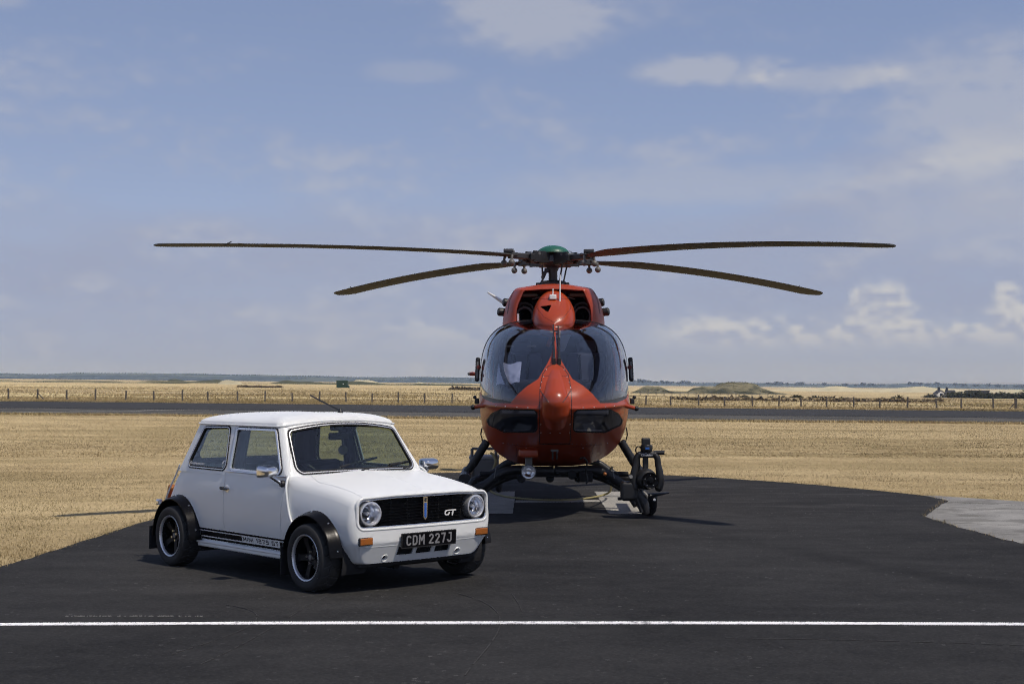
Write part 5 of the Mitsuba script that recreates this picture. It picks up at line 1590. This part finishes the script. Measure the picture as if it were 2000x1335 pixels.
# low banks of scrub: masses of leaves on the land
def scrub_mass(key, mat, spots, label, n_per=60, seed=1):
    r = np.random.default_rng(seed)
    V, Fc = [], []
    for (x, y, w, h) in spots:
        n = int(n_per * max(w, 1))
        for _ in range(n):
            a = r.normal(0, .42)
            cx_, cy_ = x + a * w * .5, y + r.normal(0, .25) * max(w, 1.5) * .5
            hh = h * max(0.15, 1 - a * a * .8) * r.uniform(.35, 1.05)
            s = r.uniform(.10, .24) * (1 + .4 * h)
            z0 = tz(cx_, cy_) + hh * r.uniform(.1, .95)
            p = r.normal(0, 1, (3, 3)) * s * np.array([1, 1, .7]) + [cx_, cy_, z0]
            V.append(p)
    V = np.array(V).reshape(-1, 3)
    k = put(key, (V, np.arange(len(V)).reshape(-1, 3)), mat, False)
    labels[k] = {'label': label, 'category': 'scrub', 'kind': 'stuff'}


def at_px(px, Y):
    return S(px) * Y


r_ = np.random.default_rng(5)
scrub_mass('dead_scrub', DRYSCRUB, [(at_px(px, Y), Y, r_.uniform(.6, 2.6), r_.uniform(.10, .34)) for px, Y in
           [(q, 150 + r_.uniform(-4, 4)) for q in np.concatenate([np.arange(1322, 1470, 9), np.arange(1470, 1640, 14), np.arange(1630, 1760, 8), np.arange(1760, 1850, 13)])]],
           'strip of dead brown scrub running across the field behind the right hand fence', 18, 2)
scrub_mass('field_scrub', SCRUB, [(at_px(px, Y), Y, w, h) for px, Y, w, h in ((1555, 260, 3, .9), (1591, 300, 2.4, 1.0), (1603, 300, 2.6, 1.0), (1624, 290, 2.6, .8), (1648, 300, 3, .7), (1505, 300, 2, .7), (1755, 240, 2.6, .8), (1530, 290, 2, .8), (1553, 235, 2, .4), (1453, 210, 1.6, .3))],
           'scattered dark green bushes in the field right of the helicopter', 60, 3)
scrub_mass('hedge', SCRUB, [(at_px(px, 420), 420 + r_.uniform(-4, 4), 7, r_.uniform(1.6, 2.6)) for px in np.arange(1860, 2040, 7)] + [(at_px(px, 420), 420, 4, 1.2) for px in (1812, 1818, 1822)],
           'dark hedge running right from the white house', 42, 4)
scrub_mass('rubble_strip', DRYSCRUB, [(at_px(px, 330), 330 + r_.uniform(-2, 2), 2.4, r_.uniform(.25, .6)) for px in np.arange(474, 545, 5)] + [(at_px(px, 300), 300, 3, .7) for px in np.arange(888, 940, 7)],
           'low dark strip of rubble and brush in the field left of the helicopter', 40, 6)
scrub_mass('dune_scrub', SCRUB, [(at_px(px, 505), 503, w, h) for px, w, h in ((1268, 9, 1.4), (1280, 9, 1.3), (1296, 8, 1.0), (1455, 6, 1.0), (1470, 6, 1.0), (1485, 7, 1.2), (1500, 6, .8))] + [(at_px(1474, 520), 515, 3, 3.4), (at_px(1472, 520), 513, 2.6, 2.4), (at_px(1410, 520), 512, 9, 2.6), (at_px(1418, 520), 511, 8, 2.0), (at_px(1448, 520), 511, 2, 3.0), (at_px(1452, 520), 510, 2, 2.2)],
           'patches of dark scrub on the big dune right of the helicopter', 42, 8)

# distant trees on the skyline and pale cottages
def far_bush(key, x, y, w, h, label, cat, group=None, seed=0, z=None):
    r = np.random.default_rng(seed)
    n = 220
    d = r.normal(0, 1, (n, 3))
    d /= np.linalg.norm(d, axis=1, keepdims=True)
    c = d * r.uniform(.4, 1, (n, 1)) ** .5 * np.array([w / 2, w / 2, h / 2]) + [x, y, (tz(x, y) if z is None else z) + h * .5]
    V = (c[:, None] + r.normal(0, .13, (n, 3, 3)) * np.array([w, w, h])).reshape(-1, 3)
    t = thing(key, label, cat, group)
    put(f'{t}__crown', (V, np.arange(3 * n).reshape(-1, 3)), SCRUB, False)
    put(f'{t}__trunk', tube([(x, y, c[:, 2].min() - h * .3), (x, y, c[:, 2].mean())], w * .05, 6), TIMBER, True)


for i, px in enumerate([1238, 1249, 1256, 1268, 1280, 1293, 1302, 1310, 1325, 1335, 1345, 1500, 1508, 1516, 1524, 1537, 1555, 1564, 1610, 1650, 1672, 1685, 1700, 1705, 1722, 1776, 1786, 1795, 1812, 1830, 1865, 1880, 1905, 1930, 1948, 1963, 1984, 1996]):
    Y = 3300
    far_bush('distant_tree', S(px) * Y, Y, 9 + 9 * ((i * 7) % 5) / 5, 4 + 4 * ((i * 3) % 4) / 4, 'small dark tree on the far skyline right of the helicopter', 'tree', 'distant skyline trees', i, tz(S(px) * Y, Y) - 1 + 3.0 * np.interp(px, [1238, 1300, 1500, 1700, 1790, 2000], [3.4, 2.2, 2.2, 2.0, 3.2, 2.0]))


def gable_house(key, x, y, w, d, h, rise, rot, label, chimneys, cat='house'):
    t = thing(key, label, cat)
    z = tz(x, y) - .3
    M = (rotz(rot), np.array([x, y, z]))
    body = tri(prism(sg.Polygon([(-w / 2, 0), (w / 2, 0), (w / 2, h), (0, h + rise), (-w / 2, h)]), 'y', -d / 2, d / 2))
    put(f'{t}__wall', body, WALLW, False, M)
    sl = math.atan2(rise, w / 2)
    L = math.hypot(rise, w / 2) + .25
    for s in (-1, 1):
        put(f'{t}__roof', rbox([s * (w / 4 + .05), 0, h + rise / 2 + .06], [L, d + .3, .16], .03, roty(s * sl)), SLATE, 30, M)
    for cx_, cy_ in chimneys:
        put(f'{t}__chimney', rbox([cx_, cy_, h + rise + .3], [.6, .6, 1.5], .05), DGREY, 30, M)
    put(f'{t}__window', rbox([0, -d / 2 - .01, h * .78], [.9, .06, .9], .02), BLACK, 30, M)
    put(f'{t}__window', rbox([w / 2 + .01, 0, h * .5], [.06, .9, .9], .02), BLACK, 30, M)
    return t


HY = 430
gable_house('white_cottage', S(1834) * HY, HY, 2.7, 2.2, 1.5, .95, math.radians(14), 'white gabled cottage, the left one of two beside the dark hedge', [(.2, .6)])
gable_house('white_cottage', S(1853) * HY, HY - 1.0, 2.1, 2.6, 1.45, 1.0, math.radians(62), 'white gabled cottage, the right one of two beside the dark hedge', [(-.2, .9)])
SHED = thing('dark_shed', 'long low dark shed behind the hedge right of the white cottages', 'shed')
sx = S(1908) * 460
put(f'{SHED}__wall', rbox([sx, 460, tz(sx, 460) + 1.0], [6.5, 4, 2.0], .05), SLATE, 30)
put(f'{SHED}__roof', rbox([sx, 460, tz(sx, 460) + 2.1], [6.9, 4.4, .25], .05), SLATE, 30)

CON = thing('green_container', 'dark green storage container standing alone in the field on the left', 'container')
cy_ = 345.0
cx_ = S(669) * cy_
cz = tz(cx_, cy_)
put(f'{CON}__body', rbox([cx_, cy_, cz + .95], [2.65, 2.4, 1.75], .06), CONTAINER, 30)
for k in range(12):
    put(f'{CON}__rib', rbox([cx_ - 1.2 + k * .218, cy_ - 1.22, cz + .95], [.09, .06, 1.6], .02), CONTAINER, 30)
put(f'{CON}__sign', rbox([cx_ + .35, cy_ - 1.27, cz + .95], [.22, .03, .22], .01), WHITEP, 30)
put(f'{CON}__step_box', rbox([cx_ + 1.55, cy_ - .4, cz + .3], [.4, .8, .55], .05), CONTAINER, 30)

# ------------------------------------------------------------------ post and wire fence along the far side of the runway
FEN = thing('field_fence', 'long post and wire fence running along the far edge of the runway', 'fence')
LEFT = [74, 131, 187, 246.5, 301, 356.5, 406.5, 464, 518, 571, 624.5, 676, 727, 778, 829.5, 883]
MID = [938, 992, 1046, 1100, 1154, 1208]
RIGHT = [1261.5, 1309.5, 1364, 1415, 1469, 1521, 1564, 1614, 1667, 1718, 1772, 1828, 1876.5, 1939, 1983, 2035, 2085]
PRE = [-150, -95, -40, 17]
tops = []
for i, px in enumerate(PRE + LEFT + MID + RIGHT):
    Y = 101.5 + .0016 * px
    x = S(px) * Y
    z = tz(x, Y)
    h = .80 + .07 * math.sin(i * 2.3) + (.14 if px == 1983 else 0)
    w = .105 + (.05 if px == 1983 else 0)
    if px in (17, 1939) and px == 17:
        pass
    lean = rotx(.03 * math.sin(i * 5.1)) @ roty(.035 * math.sin(i * 3.7))
    put(f'{FEN}__post', rbox(np.array([x, Y, z + h / 2 - .08]), [w, w, h + .16], .02, lean), TIMBER, 30)
    tops.append((x, Y, z, h))
for px, dx in ((74, 1.0), (1983, -1.0)):
    Y = 101.5 + .0016 * px - .05
    x = S(px) * Y
    z = tz(x, Y)
    put(f'{FEN}__brace', tube([(x, Y, z + .55), (x + dx * .50, Y - .02, z + .03)], .04, 8), TIMBER, True)
for hz in (.22, .40, .58, .72):
    put(f'{FEN}__wire', tube([(a[0], a[1] - .055, a[2] + hz) for a in tops], .0045, 5), GREYM, True)
# a second, lower fence far out in the field on the right
FE2 = thing('far_fence', 'faint line of thin posts far out in the field right of the helicopter', 'fence')
for i, px in enumerate(np.concatenate([np.arange(1250, 1530, 15.6)])):
    Y = 236
    x = S(px) * Y
    put(f'{FE2}__post', rbox([x, Y, tz(x, Y) + .42], [.09, .09, .95], .02), TIMBER, 30)
for hz in (.45, .78):
    put(f'{FE2}__wire', tube([(S(px) * 236, 236, tz(S(px) * 236, 236) + hz) for px in np.arange(1250, 1530, 31.2)], .012, 5), GREYM, True)

# ------------------------------------------------------------------ dry grass: blades in tufts
def blades(key, pts, h, w, seed, label, tone=(1, 1, 1), flat=.9):
    r = np.random.default_rng(seed)
    n = len(pts)
    X, Y = pts[:, 0], pts[:, 1]
    hh = h * r.uniform(.45, 1.25, n)
    az = r.uniform(0, 2 * np.pi, n)
    lean = r.uniform(.2, 1, n) * flat
    dx, dy = np.cos(az) * lean * hh, np.sin(az) * lean * hh
    bx, by = -np.sin(az) * w / 2, np.cos(az) * w / 2
    wv = r.uniform(.6, 1.3, n)
    Z = terrain(X, Y) - .01
    a = np.stack([X - bx * wv, Y - by * wv, Z], -1)
    b = np.stack([X + bx * wv, Y + by * wv, Z], -1)
    c = np.stack([X + dx, Y + dy, Z + hh * np.sqrt(np.clip(1.1 - lean ** 2, .15, 1))], -1)
    v = np.stack([a, b, c], 1).reshape(-1, 3)
    f = np.arange(3 * n).reshape(-1, 3)
    g = meshkit.fbm(np.stack([X * .22, Y * .5, 0 * X], -1), 4, 3) * .40 + meshkit.fbm(np.stack([X * .9, Y * 2.6, 0 * X], -1), 3, 4) * .35 + r.uniform(0, 1, n) * .25
    t = sstep(.28, .72, g)[:, None]
    col = np.array([.258, .197, .102]) * (1 - t) + np.array([.385, .304, .168]) * t
    ol = (.55 * sstep(.52, .68, meshkit.fbm(np.stack([X * .12, Y * .45, 0 * X + 7], -1), 4, 93)))[:, None]
    col = col * (1 - ol) + np.array([.215, .182, .088]) * ol      # olive patches
    col *= r.uniform(.86, 1.14, (n, 1)) * np.array(tone)
    col *= (1.06 - .34 * sstep(.50, .66, meshkit.fbm(np.stack([X * .07, Y * .30, 0 * X + 2], -1), 4, 91)))[:, None]      # duller, longer patches
    dark = r.random(n) < .015
    col[dark] *= .45
    k = put(key, (v, f), GRASSB, False, color=np.repeat(np.clip(col, 0, 1), 3, 0))
    labels[k] = {'label': label, 'category': 'grass', 'kind': 'stuff'}


def scatter(n, y0, y1, seed, margin=1.2):
    """points spread over the field in view, closer together near the camera"""
    r = np.random.default_rng(seed)
    u = r.random(n)
    Y = 1 / (1 / y0 + u * (1 / y1 - 1 / y0))
    X = (r.random(n) * 2 - 1) * (.36 * Y * 1.04 + margin)
    return np.stack([X, Y], 1)


import shapely
P = np.vstack([scatter(560000, 11.5, 66, 21), scatter(130000, 22, 66, 22)])
# uneven stand: thinned where the sward is poor
P = P[np.random.default_rng(9).random(len(P)) < .35 + .65 * sstep(.36, .60, meshkit.fbm(np.stack([P[:, 0] * 1.3, P[:, 1] * 2.0, 0 * P[:, 0]], -1), 4, 71))]
stone = unary_union([pad_poly.buffer(.015), slab.buffer(.01)])
shapely.prepare(stone)
out = ~shapely.contains_xy(stone, P[:, 0], P[:, 1])
nearest = 62.2 + .012 * P[:, 0] + .6 * (meshkit.fbm(np.stack([P[:, 0] * .25, 0 * P[:, 0], 0 * P[:, 0]], -1), 4, 8) - .5)
P = P[out & (P[:, 1] < nearest)]
blades('dry_grass', P[P[:, 1] < 30], .034, .009, 31, 'dry straw coloured grass growing round the tarmac pad', flat=1.0)
blades('dry_grass', P[P[:, 1] >= 30], .038, .024, 32, 'dry straw coloured grass of the field between pad and runway', flat=1.0)
# ragged fringe on the edges of the pad and of the runway shoulder
r = np.random.default_rng(77)
L = pad_poly.exterior
s = r.uniform(0, L.length, 26000)
Q = np.array([L.interpolate(a).coords[0] for a in s[:15000]])
Q = np.repeat(Q, 2, 0) + r.normal(0, .05, (30000, 2))
Q = Q[(Q[:, 1] > 10) & ~shapely.contains_xy(pad_poly.buffer(-.05), Q[:, 0], Q[:, 1]) & ~shapely.contains_xy(slab, Q[:, 0], Q[:, 1])]
blades('dry_grass', Q, .065, .010, 33, 'ragged fringe of dry grass along the edge of the tarmac pad')
X = r.uniform(-26, 26, 26000)
Yn = 62.0 + .012 * X + 1.2 * (meshkit.fbm(np.stack([X * .25, 0 * X, 0 * X], -1), 4, 8) - .5) - np.abs(r.normal(0, .5, len(X)))
blades('tall_grass', np.stack([X, Yn], 1), .13, .03, 34, 'taller dry grass along the near edge of the runway', tone=(1.3, 1.3, 1.28), flat=.8)
X = r.uniform(-42, 42, 60000)
Yf = 95.4 + np.abs(r.normal(0, 3.2, len(X)))
blades('tall_grass', np.stack([X, Yf], 1), .16, .045, 35, 'taller dry grass round the foot of the long fence', tone=(1.3, 1.3, 1.28), flat=.8)
u = r.random(150000)
Y = 1 / (1 / 103 + u * (1 / 330 - 1 / 103))
X = (r.random(len(u)) * 2 - 1) * .40 * Y
cl = meshkit.fbm(np.stack([X * .06, Y * .10, 0 * X], -1), 4, 44)
keep_ = r.random(len(u)) < sstep(.38, .62, cl) * .9 + .1
blades('field_grass', np.stack([X, Y], 1)[keep_], .17, .10, 36, 'rough dry grass of the field beyond the long fence', tone=(1.25, 1.25, 1.22), flat=.9)

# crumbs of tarmac and grit along the broken edge of the pad
n_ = 4200
ss = r.uniform(0, L.length, n_)
C = np.array([L.interpolate(a).coords[0] for a in ss]) + r.normal(0, .035, (n_, 2))
C = C[(C[:, 1] > 10) & (np.abs(C[:, 0]) < 9)]
tet = np.array([[1, 1, 1], [-1, -1, 1], [-1, 1, -1], [1, -1, -1.0]])
sz = r.uniform(.002, .007, (len(C), 1, 1)) * r.uniform(.4, 1, (len(C), 1, 1))
V = tet[None] * sz * r.uniform(.5, 1.3, (len(C), 4, 1)) + np.column_stack([C, np.full(len(C), .001)])[:, None]
F_ = np.array([[0, 1, 2], [0, 3, 1], [0, 2, 3], [1, 3, 2]])
GRIT = pr('mat_grit', (.05, .047, .042), .9)
k = put('edge_grit', (V.reshape(-1, 3), (np.arange(len(C))[:, None, None] * 4 + F_[None]).reshape(-1, 3)), GRIT, False)
labels[k] = {'label': 'loose grit and tarmac crumbs along the broken edge of the pad', 'category': 'grit', 'kind': 'stuff'}

# ------------------------------------------------------------------ summer haze
scene['haze_air'] = {'type': 'homogeneous', 'albedo': {'type': 'rgb', 'value': [.95, .95, .95]}, 'sigma_t': {'type': 'rgb', 'value': [.00007, .000095, .00014]}}
HX, HY0, HY1, HZ0, HZ1 = 4500.0, -300.0, 7600.0, -140.0, 90.0
scene['haze'] = {'type': 'cube', 'to_world': T().translate([0, (HY0 + HY1) / 2, (HZ0 + HZ1) / 2]).scale([HX, (HY1 - HY0) / 2, (HZ1 - HZ0) / 2]), 'bsdf': {'type': 'null'}, 'interior': {'type': 'ref', 'id': 'haze_air'}}
labels['haze'] = {'label': 'thin pale summer haze over the far fields and hills', 'category': 'haze', 'kind': 'stuff'}
scene['camera']['medium'] = {'type': 'ref', 'id': 'haze_air'}
